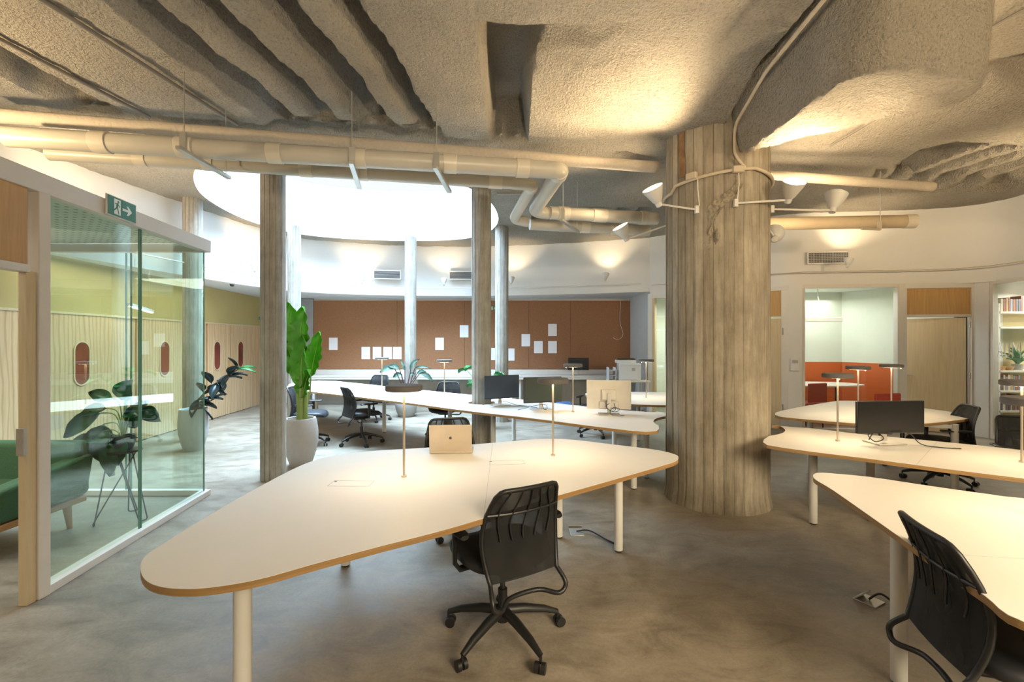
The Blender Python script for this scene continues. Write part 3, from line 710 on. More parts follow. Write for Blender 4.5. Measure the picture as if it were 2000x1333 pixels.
# rough scar and rusty patch where the formwork leaked
def scar(u, v):
    a = math.radians(-127 + 34 * v ** 1.2 + 6 * math.sin(v * 9)) + (u - 0.5) * (0.22 + 0.12 * math.sin(v * 14)); z = 2.42 + 0.64 * v + 0.04 * math.sin(u * 7)
    e = min(1, 5 * min(u, 1 - u, v, 1 - v)); R = CR - 0.004 + e * (0.016 + 0.028 * noise.noise((a * 14, z * 14, 2)) + 0.012 * noise.noise((a * 40, z * 40, 5)))
    return (R * math.cos(a), R * math.sin(a), z)
MB().grid(scar, 24, 70).build('concrete_scar', plain('crumbled concrete', (0.27, 0.23, 0.17), 0.95, var=0.35, scale=45), big, smooth=180, label='crumbled aggregate scar running up the column')
rust = plain('rust stain', (0.20, 0.115, 0.055), 0.95, var=0.4, scale=12)
def patch(a0, a1, z0, z1):
    return MB().grid(lambda u, v: ((CR + 0.0085) * math.cos(a0 + (a1 - a0) * (u + 0.12 * math.sin(7 * v))), (CR + 0.0085) * math.sin(a0 + (a1 - a0) * (u + 0.12 * math.sin(7 * v))), z0 + (z1 - z0) * v), 8, 16)
patch(math.radians(-156), math.radians(-148), 3.15, 3.62).build('rust_stain', rust, big, label='reddish rust streak under the ceiling')
SLIM = [
    ('slim concrete column left of the big banana plant, nearest of the slim ones', -2.75, 5.24, 0.135, 3.86),
    ('slim concrete column passing through the long white desk', -0.415, 6.20, 0.132, 3.86),
    ('slim concrete column just behind and right of the one in the desk', -0.20, 8.95, 0.13, 3.86),
    ('slim concrete column in the middle of the cork wall, farthest back', -2.23, 10.0, 0.128, 3.86),
    ('slim pale column half hidden behind the column beside the banana plant', -4.33, 9.05, 0.12, 3.86),
    ('slim concrete column rising behind the glass room corner at far left', -5.05, 7.20, 0.135, 3.86)]
for lab, x, y, r, h in SLIM:
    board_column('concrete_column', lab, 'column', x, y, r, 14, h, board_thin, 0.0035)

# ================================================================== PIPES
def pipe_run(name, label, pts, r, couplings, mat=None, band=None, n=24, group=None, caps=None):
    P0 = Vector(pts[0]); t = thing(name, label, 'pipe', P0, 0, group)
    L = [Vector(p) - P0 for p in pts]
    m = MB(); m.tube(L, r, n); m.build('pipe', mat or pvc, t, smooth=50)
    for (i, f, w_) in couplings:
        a = L[i]; b = L[i + 1]; d = (b - a).normalized(); c = a + (b - a) * f
        MB().cyl(c - d * w_ / 2, c + d * w_ / 2, r * 1.09, n=n).build('coupling', band or pvc_band, t, smooth=50, bevel=0.004)
    return t
def arc_pts(pts, rad, k=6):
    # round the corners of a polyline
    V = [Vector(p) for p in pts]; out = [V[0]]
    for i in range(1, len(V) - 1):
        a = (V[i - 1] - V[i]).normalized(); b = (V[i + 1] - V[i]).normalized()
        rr = min(rad, (V[i - 1] - V[i]).length * 0.49, (V[i + 1] - V[i]).length * 0.49)
        p, q = V[i] + a * rr, V[i] + b * rr
        for j in range(k + 1):
            t = j / k; out.append(p * (1 - t) ** 2 + V[i] * 2 * t * (1 - t) + q * t * t)
    out.append(V[-1]); return [tuple(v) for v in out]
# big upper drain, elbow back under the slab, then on to the right
A = Vector((-3.98, 3.58, 3.19)); B = Vector((0.40, 4.30, 3.195))
pipe_run('drain_pipe', 'thick beige drain pipe crossing left to right in front of the skylight', arc_pts([A, B], 0.1), 0.080, [(0, 0.15, 0.12), (0, 0.29, 0.13), (0, 0.445, 0.12), (0, 0.60, 0.13), (0, 0.78, 0.12), (0, 0.93, 0.12)])
pipe_run('drain_pipe', 'short white drain pipe going down from the end of the thick pipe', arc_pts([B + Vector((-0.06, 0.0, 0)), B + Vector((0.06, 0.02, 0)), (0.27, 5.52, 3.16), (0.45, 5.62, 3.16)], 0.10), 0.077, [(6, 0.5, 0.10)])
pipe_run('drain_pipe', 'beige drain pipe right of the elbows, ending at the broad column', arc_pts([(0.47, 5.60, 3.16), (1.86, 5.83, 3.15)], 0.1), 0.078, [(0, 0.12, 0.14), (0, 0.45, 0.18), (0, 0.86, 0.08)])
A2 = Vector((-4.05, 3.98, 3.225)); B2 = Vector((0.12, 4.72, 3.21))
pipe_run('drain_pipe', 'thinner lower drain pipe running behind the thick one', [A2, B2], 0.062, [(0, 0.17, 0.10), (0, 0.30, 0.10), (0, 0.5, 0.12), (0, 0.62, 0.12), (0, 0.93, 0.14)])
pipe_run('drain_pipe', 'short white drain pipe going down at the left of the two elbows', arc_pts([B2 + Vector((-0.05, -0.01, 0)), B2 + Vector((0.10, 0.02, 0)), (0.02, 5.75, 3.12), (0.2, 5.82, 3.10)], 0.09), 0.062, [(6, 0.55, 0.08)])
pipe_run('drain_pipe', 'lower beige drain pipe running behind to the broad column', [(0.23, 5.86, 3.08), (1.85, 6.15, 3.07)], 0.068, [(0, 0.45, 0.12), (0, 0.7, 0.12)])
pipe_run('drain_pipe', 'sand coloured drain pipe right of the broad column, ending in a rounded cap', arc_pts([(2.5, 5.75, 3.05), (4.9, 5.55, 3.04)], 0.1), 0.078, [(0, 0.98, 0.12)], mat=plain('sand coloured pipe', (0.50, 0.40, 0.27), 0.5))
lag = plain('sprayed pipe lagging', (0.52, 0.45, 0.36), 0.95, bmp=0.7, scale=35)
def lagged(label, pts, r):
    P = resample(pts, 0.09); P0 = Vector(P[0]); t = MB()
    t.tube([Vector(p) - P0 for p in P], [r * (1 + 0.10 * noise.noise((p[0] * 3, p[1] * 3, 1))) for p in P], 18)
    o = t.build('lagged_pipe', lag, loc=P0, smooth=180); return tag(o, label, 'pipe')
lagged('rough sprayed pipe crossing the whole room above the beige drains', [(-4.5, 3.68, 3.43), (1.54, 4.82, 3.42)], 0.058)
lagged('rough sprayed pipe continuing right of the broad column', [(2.52, 4.98, 3.42), (4.85, 5.25, 3.36)], 0.052)
# pipe hangers
for k, (x, y, z, dz, a) in enumerate(((-2.58, 3.62, 3.10, 0.0, 0.02), (-1.36, 3.88, 3.09, 0.0, 0.22), (-0.65, 3.98, 3.09, 0.0, -0.05), (0.62, 5.40, 3.02, 0, -0.45))):
    t = thing('pipe_hanger', ['zinc rail bracket under the drains nearest the glass room', 'zinc rail bracket under the drains left of the middle', 'zinc rail bracket under the drains right of the middle', 'zinc rail bracket under the pipe right of the elbows'][k], 'bracket', (x, y, z), a)
    MB().box((0, 0.22, -0.025), (0.042, 0.66, 0.028)).build('rail', zinc, t, bevel=0.003)
    for yy in (-0.04, 0.50): MB().cyl((0, yy, -0.02), (0, yy, 0.60), 0.0035, n=8).build('threaded_rod', zinc, t)
    MB().box((0, -0.05, 0.05), (0.05, 0.02, 0.14)).build('bracket_plate', zinc, t)
t = thing('pipe_hanger', 'thin zinc strap across the two white elbow pipes', 'bracket', (0.12, 5.05, 3.22))
MB().box((0.02, 0, 0), (0.62, 0.02, 0.03)).build('strap', zinc, t)
for xx in (-0.28, 0.32): MB().cyl((xx, 0, 0), (xx, 0, 0.5), 0.005, n=8).build('threaded_rod', zinc, t)

t = thing('pipe_hanger', 'cream strap bracket under the sand coloured pipe at the right', 'bracket', (4.45, 5.50, 2.93))
MB().tube([(0, 0.0, 0), (-0.32, -0.12, -0.02)], 0.016, 4).build('rail', conduit_m, t, smooth=0); MB().cyl((0, 0, 0), (0, 0, 0.7), 0.006, n=8).build('threaded_rod', zinc, t); MB().box((-0.01, 0, 0.05), (0.04, 0.03, 0.10)).build('bracket_plate', conduit_m, t)
conduit_dark = plain('dark grey conduit', (0.19, 0.17, 0.145), 0.6)
# conduits on the ceiling and on the broad column
def hug(pts, gap=0.03):
    P = resample(pts, 0.12); z = zceil(np.array([p[0] for p in P]), np.array([p[1] for p in P]))
    zz = [min(z[max(0, i - 2):i + 3]) for i in range(len(P))]
    return [(p[0], p[1], q - gap) for p, q in zip(P, zz)]
def conduit(name, label, pts, r, mat, cat='conduit'):
    P0 = Vector(pts[0]); o = MB().tube([Vector(p) - P0 for p in pts], r, 10).build(name, mat, loc=P0, smooth=60); return tag(o, label, cat)
conduit('conduit', 'cream conduit crossing the ceiling and bending down onto the broad column', arc_pts([(1.84, 2.0, 3.66), (1.90, 3.4, 3.60), (1.985, 4.06, 3.50), (1.985, 4.065, 3.24), (2.085, 4.07, 3.13)], 0.10), 0.014, conduit_m)
conduit('conduit', 'thin grey conduit on the left ceiling panel, nearer to the ribs', hug([(-3.02, 2.4), (-2.93, 2.95), (-2.72, 4.50)]), 0.016, conduit_dark)
conduit('conduit', 'thin grey conduit on the left ceiling panel, nearer to the glass room', hug([(-3.72, 2.6), (-3.62, 3.3), (-3.46, 4.35)]), 0.016, conduit_dark)
conduit('conduit', 'thin dark conduit running diagonally over the right ceiling', hug([(3.9, 2.75), (3.68, 3.1), (3.22, 4.25), (3.38, 4.98)][:2] + [(3.48, 4.98)], 0.03), 0.008, conduit_dark)
ring = []
for k in range(31):
    a = math.radians(-200 + 200 * k / 30); ring.append((COL[0] + (CR + 0.022) * math.cos(a), COL[1] + (CR + 0.022) * math.sin(a), 3.14 - 0.06 * abs(math.sin((k - 19) / 30 * PI)) - (0.05 if k < 6 else 0)))
conduit('conduit', 'conduit ring strapped round the top of the broad column', ring, 0.015, conduit_m)
for lab, deg in (('small junction box on the column ring, under the bend', -93), ('small junction box on the left side of the column ring', -138)):
    a = math.radians(deg); R = CR + 0.03
    o = MB().box((0, 0, 0), (0.10, 0.05, 0.06), Matrix.Rotation(a + PI / 2, 3, 'Z')).build('junction_box', conduit_m, loc=(COL[0] + R * math.cos(a), COL[1] + R * math.sin(a), 3.12), bevel=0.008); tag(o, lab, 'junction box')
for lab, deg, z1, dx in (('thin white flex hanging from the ring to the left column spotlight', -132, 2.83, 0.03), ('thin white flex hanging from the ring to the right column spotlight', -92, 2.86, -0.02)):
    a = math.radians(deg); a2 = math.radians(deg + dx * 60); R = CR + 0.02
    conduit('flex', lab, [(COL[0] + R * math.cos(a), COL[1] + R * math.sin(a), 3.10), (COL[0] + (R + 0.02) * math.cos((a + a2) / 2), COL[1] + (R + 0.02) * math.sin((a + a2) / 2), 2.98), (COL[0] + R * math.cos(a2), COL[1] + R * math.sin(a2), z1)], 0.005, cable_white, 'cable')

# ================================================================== SPOTLIGHTS
def spotlight(label, head, base, aim, energy, r=0.10, ang=110, group=None, arm=True):
    H = Vector(head); t = thing('spotlight', label, 'spotlight', head, 0, group)
    d = (Vector(aim) - H).normalized(); q = d.to_track_quat('Z', 'Y').to_matrix()
    m = MB(); m.lathe([(0.0, -0.145 * r / 0.1), (0.030 * r / 0.1, -0.143 * r / 0.1), (0.034 * r / 0.1, -0.10 * r / 0.1), (0.045 * r / 0.1, -0.09 * r / 0.1), (0.09 * r / 0.1, 0.02 * r / 0.1), (r, 0.05 * r / 0.1), (r * 0.95, 0.05 * r / 0.1), (0.08 * r / 0.1, 0.015 * r / 0.1), (0.04 * r / 0.1, -0.07 * r / 0.1), (0.0, -0.075 * r / 0.1)], 28)
    m.v = [tuple(q @ Vector(v)) for v in m.v]; m.build('cone_shade', steel_white, t, smooth=35)
    b = MB(); b.lathe([(0, -0.05 * r / 0.1), (0.045 * r / 0.1, -0.03 * r / 0.1), (0.055 * r / 0.1, 0.0), (0.03 * r / 0.1, 0.02 * r / 0.1), (0, 0.025 * r / 0.1)], 16); b.v = [tuple(q @ Vector(v)) for v in b.v]; b.build('bulb', bulb_m, t)
    if base is not None:
        B = Vector(base) - H; s = q @ Vector((0, 0, -0.12 * r / 0.1)); k = s + (B - s) * 0.2
        MB().tube([s, k], 0.010, 8).build('knuckle', steel_white, t)
        w_ = 0.016 if arm else 0.005
        a = MB(); a.tube([k, B], w_, 4, flat=0.6); a.build('arm', steel_white, t, smooth=0)
        if arm: MB().box(tuple(B), (0.035, 0.035, 0.07)).build('bracket_plate', steel_white, t, bevel=0.003)
    light('SPOT', 'spotlight_light', tuple(d * 0.06 * r / 0.1), tuple(d), energy * 1.15, WARM, parent=t, size=0.03, angle=ang, blend=0.75)
    return t
def on_col(deg, z, R=CR + 0.02): a = math.radians(deg); return (COL[0] + R * math.cos(a), COL[1] + R * math.sin(a), z)
spotlight('white cone spotlight on the left side of the broad column, aimed up', (1.36, 4.35, 3.0), on_col(-133, 2.80), (0.55, 3.75, 4.4), 110, ang=115)
spotlight('white cone spotlight on the right front of the broad column, aimed straight up', (2.49, 4.04, 2.95), on_col(-95, 2.82), (2.45, 3.40, 3.75), 85, ang=125)
spotlight('white cone spotlight on a long arm right of the broad column', (3.16, 4.45, 2.97), on_col(-20, 2.86), (3.6, 4.6, 4.4), 60, ang=125)
spotlight('white cone spotlight tilted left, behind the left side of the column', (1.31, 5.42, 2.90), (1.95, 5.10, 2.95), (0.5, 5.0, 4.2), 45, ang=115)
spotlight('pale cone spotlight peeking out behind the right edge of the column', (2.72, 4.72, 2.68), on_col(10, 2.90), (3.6, 6.4, 3.7), 55, ang=120)
RAILZ = 2.80
rail_l = []
for i in range(1, len(dl) - 1):
    (x0, y0), (x1, y1) = dl[i - 1], dl[i + 1]; L = math.hypot(x1 - x0, y1 - y0); ux, uy = (y1 - y0) / L, -(x1 - x0) / L
    if dl[i][1] > 4.3: rail_l.append((dl[i][0] + ux * 0.28, dl[i][1] + uy * 0.28, RAILZ))
rl = conduit('lighting_rail', 'thin white curved rail running round the drum wall, left and back', rail_l, 0.011, frame_white, 'rail')
rail_r = [(2.95, 9.62, 2.76), (3.8, 8.85, 2.76), (4.45, 8.1, 2.76), (5.0, 7.78, 2.76), (6.6, 7.58, 2.76), (7.25, 7.42, 2.76), (7.52, 7.1, 2.76), (7.62, 6.2, 2.76), (7.7, 4.5, 2.76)]
conduit('lighting_rail', 'thin cream rail running along the right drum wall above the doors', rail_r, 0.008, conduit_m, 'rail')
for lab, px, py, d, e in (
    ('small white spotlight on the drum rail left of the slim column at far left', 497, 524, 8.45, 26),
    ('small white spotlight on the drum rail left of the left air grille', 707, 548, 10.1, 18),
    ('small white spotlight on the drum rail left of the middle slim columns', 867, 551, 10.3, 18),
    ('small white spotlight on the drum rail behind the slim columns', 999, 548, 10.2, 18),
    ('small white spotlight on the drum rail above the printer corner', 1183, 541, 9.75, 18),
    ('small white spotlight below the right air grille', 1657, 514, 7.45, 30)):
    X = (px - 1000) / FL * d; Z = EYE + (666.5 - py) / FL * d
    L = math.hypot(X + 1, d - 3); ux, uy = (X + 1) / L, (d - 3) / L
    spotlight(lab, (X, d, Z + 0.03), (X - ux * 0.01, d - uy * 0.01, Z - 0.13), (X + ux * 0.35, d + uy * 0.35, Z + 1.0), e, r=0.075, ang=100, arm=False)
# unseen warm spots lighting the left ceiling above the glass room
light('SPOT', 'drum_uplight', (-4.9, 4.9, 2.75), (-4.6, 5.9, 4.2), 120, WARM, size=0.05, angle=130, blend=0.8)
light('SPOT', 'glass_room_uplight', (-4.4, 2.6, 2.72), (-3.9, 3.3, 4.2), 150, WARM, size=0.05, angle=140, blend=0.8)
# unseen upward spots added behind the camera to brighten the ceiling
light('SPOT', 'rear_fill_spot', (0.4, -0.6, 2.6), (0.2, 0.8, 4.4), 260, (1.0, 0.82, 0.58), size=0.08, angle=150, blend=0.8)
light('SPOT', 'rear_fill_spot', (4.6, 0.4, 2.6), (4.4, 1.6, 4.4), 330, WARM, size=0.08, angle=150, blend=0.8)
light('SPOT', 'right_fill_spot', (5.9, 4.3, 2.7), (6.3, 5.6, 4.0), 120, WARM, size=0.06, angle=130, blend=0.8)  # unseen fill added for the warm right zone, outside the view

# ================================================================== DESKS
def desk(label, outline, legs, seams=(), flaps=(), hole=None, group='free-form desks'):
    cx = sum(p[0] for p in outline) / len(outline); cy = sum(p[1] for p in outline) / len(outline)
    t = thing('desk', label, 'desk', (cx, cy, 0), 0)
    P = [(x - cx, y - cy) for x, y in outline]
    A = sum(P[i][0] * P[(i + 1) % len(P)][1] - P[(i + 1) % len(P)][0] * P[i][1] for i in range(len(P)))
    if A < 0: P = P[::-1]
    hv = []
    if hole:
        hx, hy, hr = hole; hv = [(hx - cx + hr * math.cos(2 * PI * k / 32), hy - cy + hr * math.sin(2 * PI * k / 32)) for k in range(32)]
    loops = [[Vector((x, y, 0)) for x, y in P]] + ([[Vector((x, y, 0)) for x, y in hv]] if hole else [])
    allp = P + hv; tv = [(x, y, 0.74) for x, y in allp]; tf = []
    for a_, b_, c_ in tessellate_polygon(loops):
        A2_ = (allp[b_][0] - allp[a_][0]) * (allp[c_][1] - allp[a_][1]) - (allp[c_][0] - allp[a_][0]) * (allp[b_][1] - allp[a_][1])
        if abs(A2_) > 1e-9: tf.append((a_, b_, c_) if A2_ > 0 else (a_, c_, b_))
    m = MB(); m.add(tv, tf); m.add([(x, y, 0.738) for x, y, z in tv], [f[::-1] for f in tf]); N = len(tv)
    # the lamination's thin white rim
    nP = len(P)
    m.f += [(N + i, N + (i + 1) % nP, (i + 1) % nP, i) for i in range(nP)]
    m.build('desktop', desk_m, t, smooth=0)
    e = MB(); e.add([(x, y, 0.738) for x, y, z in tv] + [(x, y, 0.712) for x, y, z in tv], [f for f in tf] + [tuple(N + k for k in f[::-1]) for f in tf] + [(N + i, N + (i + 1) % nP, (i + 1) % nP, i) for i in range(nP)])
    if hole: e.f += [(i + nP, (i + 1) % 32 + nP, N + nP + (i + 1) % 32, N + nP + i) for i in range(32)]
    e.build('edge_band', desk_edge, t, smooth=50)
    for x, y in legs:
        l = MB().cyl((x - cx, y - cy, 0.012), (x - cx, y - cy, 0.712), 0.032, n=24).build('leg', steel_white, t, smooth=50)
        MB().cyl((x - cx, y - cy, 0), (x - cx, y - cy, 0.014), 0.026, n=16).build('foot', black_plastic, l)
    if len(legs) > 1:
        m = MB()
        for (x0, y0), (x1, y1) in zip(legs, legs[1:]):
            a = math.atan2(y1 - y0, x1 - x0); L = math.hypot(x1 - x0, y1 - y0)
            if L < 2.6: m.box(((x0 + x1) / 2 - cx, (y0 + y1) / 2 - cy, 0.685), (L, 0.04, 0.04), Matrix.Rotation(a, 3, 'Z'))
        if m.v: m.build('under_frame', steel_white, t, smooth=0)
    for (x0, y0), (x1, y1) in seams:
        a = math.atan2(y1 - y0, x1 - x0); L = math.hypot(x1 - x0, y1 - y0)
        MB().box(((x0 + x1) / 2 - cx, (y0 + y1) / 2 - cy, 0.7402), (L, 0.002, 0.0006), Matrix.Rotation(a, 3, 'Z')).build('joint', grille_m, t, smooth=0)
    for x, y, a, sx, sy in flaps:
        M = Matrix.Rotation(a, 3, 'Z'); f = MB()
        for c, s in (((0, sy / 2), (sx, .0025)), ((0, -sy / 2), (sx, .0025)), ((sx / 2, 0), (.0025, sy)), ((-sx / 2, 0), (.0025, sy))):
            p = M @ Vector((c[0], c[1], 0)); f.box((x - cx + p.x, y - cy + p.y, 0.7405), (s[0], s[1], 0.001), M)
        fo = f.build('cable_flap', grille_m, t, smooth=0)
        p = M @ Vector((-sx / 2 + 0.012, sy / 2 - 0.012, 0)); MB().box((x - cx + p.x, y - cy + p.y, 0.7406), (0.014, 0.010, 0.0015), M).build('flap_slot', black_plastic, fo, smooth=0)
    return t
DZ = 0.74
def S(px, py): return site(px, py, DZ)
def curve(pix, n=5): return catmull([S(*p) for p in pix], n)
o1 = curve([(274, 1108), (284, 1133), (318, 1147), (380, 1150), (450, 1142), (520, 1128), (620, 1100), (740, 1068), (850, 1040), (960, 1008), (1080, 971), (1200, 937), (1290, 911), (1318, 902), (1325, 895), (1318, 888), (1280, 879), (1200, 869), (1125, 860), (1080, 857.5), (1035, 859), (980, 864), (900, 870.5), (800, 877), (720, 882), (650, 890.5), (605, 903), (560, 923), (480, 966), (400, 1012), (320, 1062), (285, 1086)])
desk('large white free-form desk in the foreground with a laptop on it', o1, [(-1.03, 1.74), (-1.17, 3.20), (0.375, 3.66), (0.80, 3.42)],
     seams=[(S(962, 867), S(945, 1010))], flaps=[(*S(686, 945), -0.02, 0.24, 0.10), (*S(990, 904), 0.12, 0.24, 0.10)])
o2 = curve([(560, 756), (566, 750), (590, 746), (620, 743.8), (653, 744.5), (713, 750.5), (800, 760), (918, 771.5), (1040, 783), (1150, 795), (1210, 801), (1270, 805.5), (1294, 809), (1303, 813)], 4)
notch = [(COL[0] + 0.60 * math.cos(math.radians(a)), COL[1] + 0.60 * math.sin(math.radians(a))) for a in range(124, 186, 5)]
o2a = [S(*p) for p in [(560, 757), (565, 750.5), (590, 746), (620, 743.8), (653, 744.5), (713, 750.5), (800, 760), (918, 771.5), (1040, 783), (1150, 795), (1210, 801), (1270, 805.5)]]
o2b = [(COL[0] - 0.30, COL[1] + 0.78), (COL[0] - 0.26, COL[1] + 0.62)]
o2c = [S(*p) for p in [(1287, 838), (1282, 842.5), (1262, 843.8), (1235, 842), (1150, 832), (1075, 822), (1010, 814), (945, 807), (877, 798.5), (810, 789), (705, 776.5), (591, 763.5), (570, 761)]]
nt_ = [(COL[0] + 0.60 * math.cos(math.radians(a)), COL[1] + 0.60 * math.sin(math.radians(a))) for a in range(120, 190, 6)]
desk('long white desk pierced by a slim column, three monitors on it', o2a + o2b + nt_ + o2c,
     [(-3.80, 8.85), (-2.21, 7.87), (-0.92, 6.75), (-0.245, 5.93), (0.03, 7.2), (1.30, 4.86), (1.55, 5.25)], hole=(-0.415, 6.20, 0.185),
     seams=[(S(745, 753.5), S(742, 781)), (S(1100, 789), S(1080, 823))])
n3 = [(COL[0] + 0.60 * math.cos(math.radians(a)), COL[1] + 0.60 * math.sin(math.radians(a))) for a in range(-2, -66, -6)]
o3 = [(3.0, 4.40), (2.75, 4.56)] + [(COL[0] + 0.60, COL[1] + 0.05)] + n3 + [S(*p) for p in [(1492, 859), (1490.5, 864), (1498, 869.5), (1530, 875), (1584, 882.5), (1703, 897), (1838, 915), (2000, 935)]] + [(3.6, 2.62), (4.1, 2.45), (4.8, 2.5), (5.1, 2.75), (5.0, 3.1), (4.4, 3.3)] + [S(*p) for p in [(2000, 880), (1903, 869.5), (1814, 861), (1667, 847), (1595, 838)]]
# orient: drop the rough start points and use the surveyed far edge
o3 = n3[:0] + [S(1508, 831.5)] + [(COL[0] + 0.60 * math.cos(math.radians(a)), COL[1] + 0.60 * math.sin(math.radians(a))) for a in range(-8, -70, -6)] + o3[-19:]
desk('white desk curving round the right side of the broad column, wide monitor on it', o3,
     [(2.60, 3.93), (2.85, 4.32), (3.15, 4.0), (4.55, 2.85), (4.3, 3.1)], seams=[(S(1830, 864), S(1790, 908))])
o4 = [S(*p) for p in [(1588, 930), (1591, 926), (1600, 924), (1623, 925), (1701, 932.5), (1825, 951), (1922, 964.5), (2000, 974)]] + [(3.3, 2.22), (3.7, 1.95), (3.85, 1.55), (3.6, 1.15), (3.0, 0.95), (2.2, 1.05), (1.75, 1.22)] + [S(*p) for p in [(2000, 1215), (1922, 1163), (1841, 1108), (1744, 1040), (1630, 960), (1594, 938)]]
desk('white free-form desk at the lower right edge, its tip pointing to the column', catmull(o4, 4), [(1.785, 2.10), (3.3, 1.4), (2.6, 1.35)], seams=[(S(1842, 1083), S(2000, 1092))])
o5 = curve([(1514, 809), (1522, 804), (1570, 794), (1625, 785), (1645, 783), (1680, 784), (1740, 790), (1822, 800), (1895, 810.5), (1903, 814), (1897, 817.5), (1816, 827), (1740, 829), (1665, 827), (1538, 816), (1518, 812)], 4)
desk('white free-form desk in front of the meeting room window', o5, [(3.54, 5.40), (4.62, 4.75), (4.75, 5.8)])
desk('white desk end seen between the white monitor and the broad column', catmull([(1.15, 7.05), (1.3, 7.45), (2.0, 7.5), (3.0, 7.35), (3.3, 6.9), (3.1, 6.3), (2.4, 5.95), (1.6, 6.05), (1.25, 6.5)], 5), [(1.45, 6.45), (2.8, 6.6), (2.0, 7.2)])

# ================================================================== DESK LAMPS
def make_lamp(label):
    t = thing('desk_lamp', label, 'lamp', (0, 0, 0.74))
    MB().lathe([(0.0, 0.0), (0.016, 0.0), (0.016, 0.012), (0.0085, 0.014), (0.0, 0.014)], 16).build('foot', lamp_pole, t)
    MB().cyl((0, 0, 0.01), (0, 0, 0.545), 0.0075, n=14).build('pole', lamp_pole, t)
    MB().lathe([(0.0, 0.532), (0.108, 0.532), (0.113, 0.537), (0.113, 0.562), (0.108, 0.568), (0.0, 0.570)], 48).build('lamp_shade', lamp_grey, t, smooth=30)
    MB().lathe([(0.02, 0.5312), (0.098, 0.5312)], 40).build('diffuser', led, t)
    MB().cyl((0.085, 0, 0.52), (0.085, 0, 0.532), 0.006, n=10).build('switch', lamp_pole, t)
    ll = light('AREA', 'lamp_light', (0, 0, 0.526), (0, 0, 0), 1.6, WARM, parent=t, size=0.19); ll.data.shape = 'DISK'
    return t
lamp0 = make_lamp('desk lamp with round dark shade left of the laptop on the front desk')
spots = [((789, 932), None), ((1080, 891), 'desk lamp with round dark shade at the right half of the front desk'),
    ((746, 765), 'desk lamp on the long desk in front of the row of four paper sheets'), ((868, 779), 'desk lamp on the long desk left of the slim column'),
    ((1119, 805), 'desk lamp on the long desk between the dark green screen and the white monitor'), ((1262, 777), 'desk lamp beside the left edge of the broad column, before the printer'),
    ((1636, 862), 'desk lamp left of the wide black monitor'), ((1676, 818), 'desk lamp on the rear right desk, just left of the wide monitor'),
    ((1741, 807), 'desk lamp on the rear right desk in front of the door frame'), ((1996, 904), 'desk lamp at the right edge, farther of the two there'), (None, 'desk lamp cut off by the right edge, nearest one on that side')]
for k, (p, lab) in enumerate(spots):
    xy = S(*p) if p else (2.50, 2.18)
    if k == 0: lamp0.location = (xy[0], xy[1], 0.74)
    else: dup(lamp0, (xy[0], xy[1], 0.74), 0.7 * k, lab)

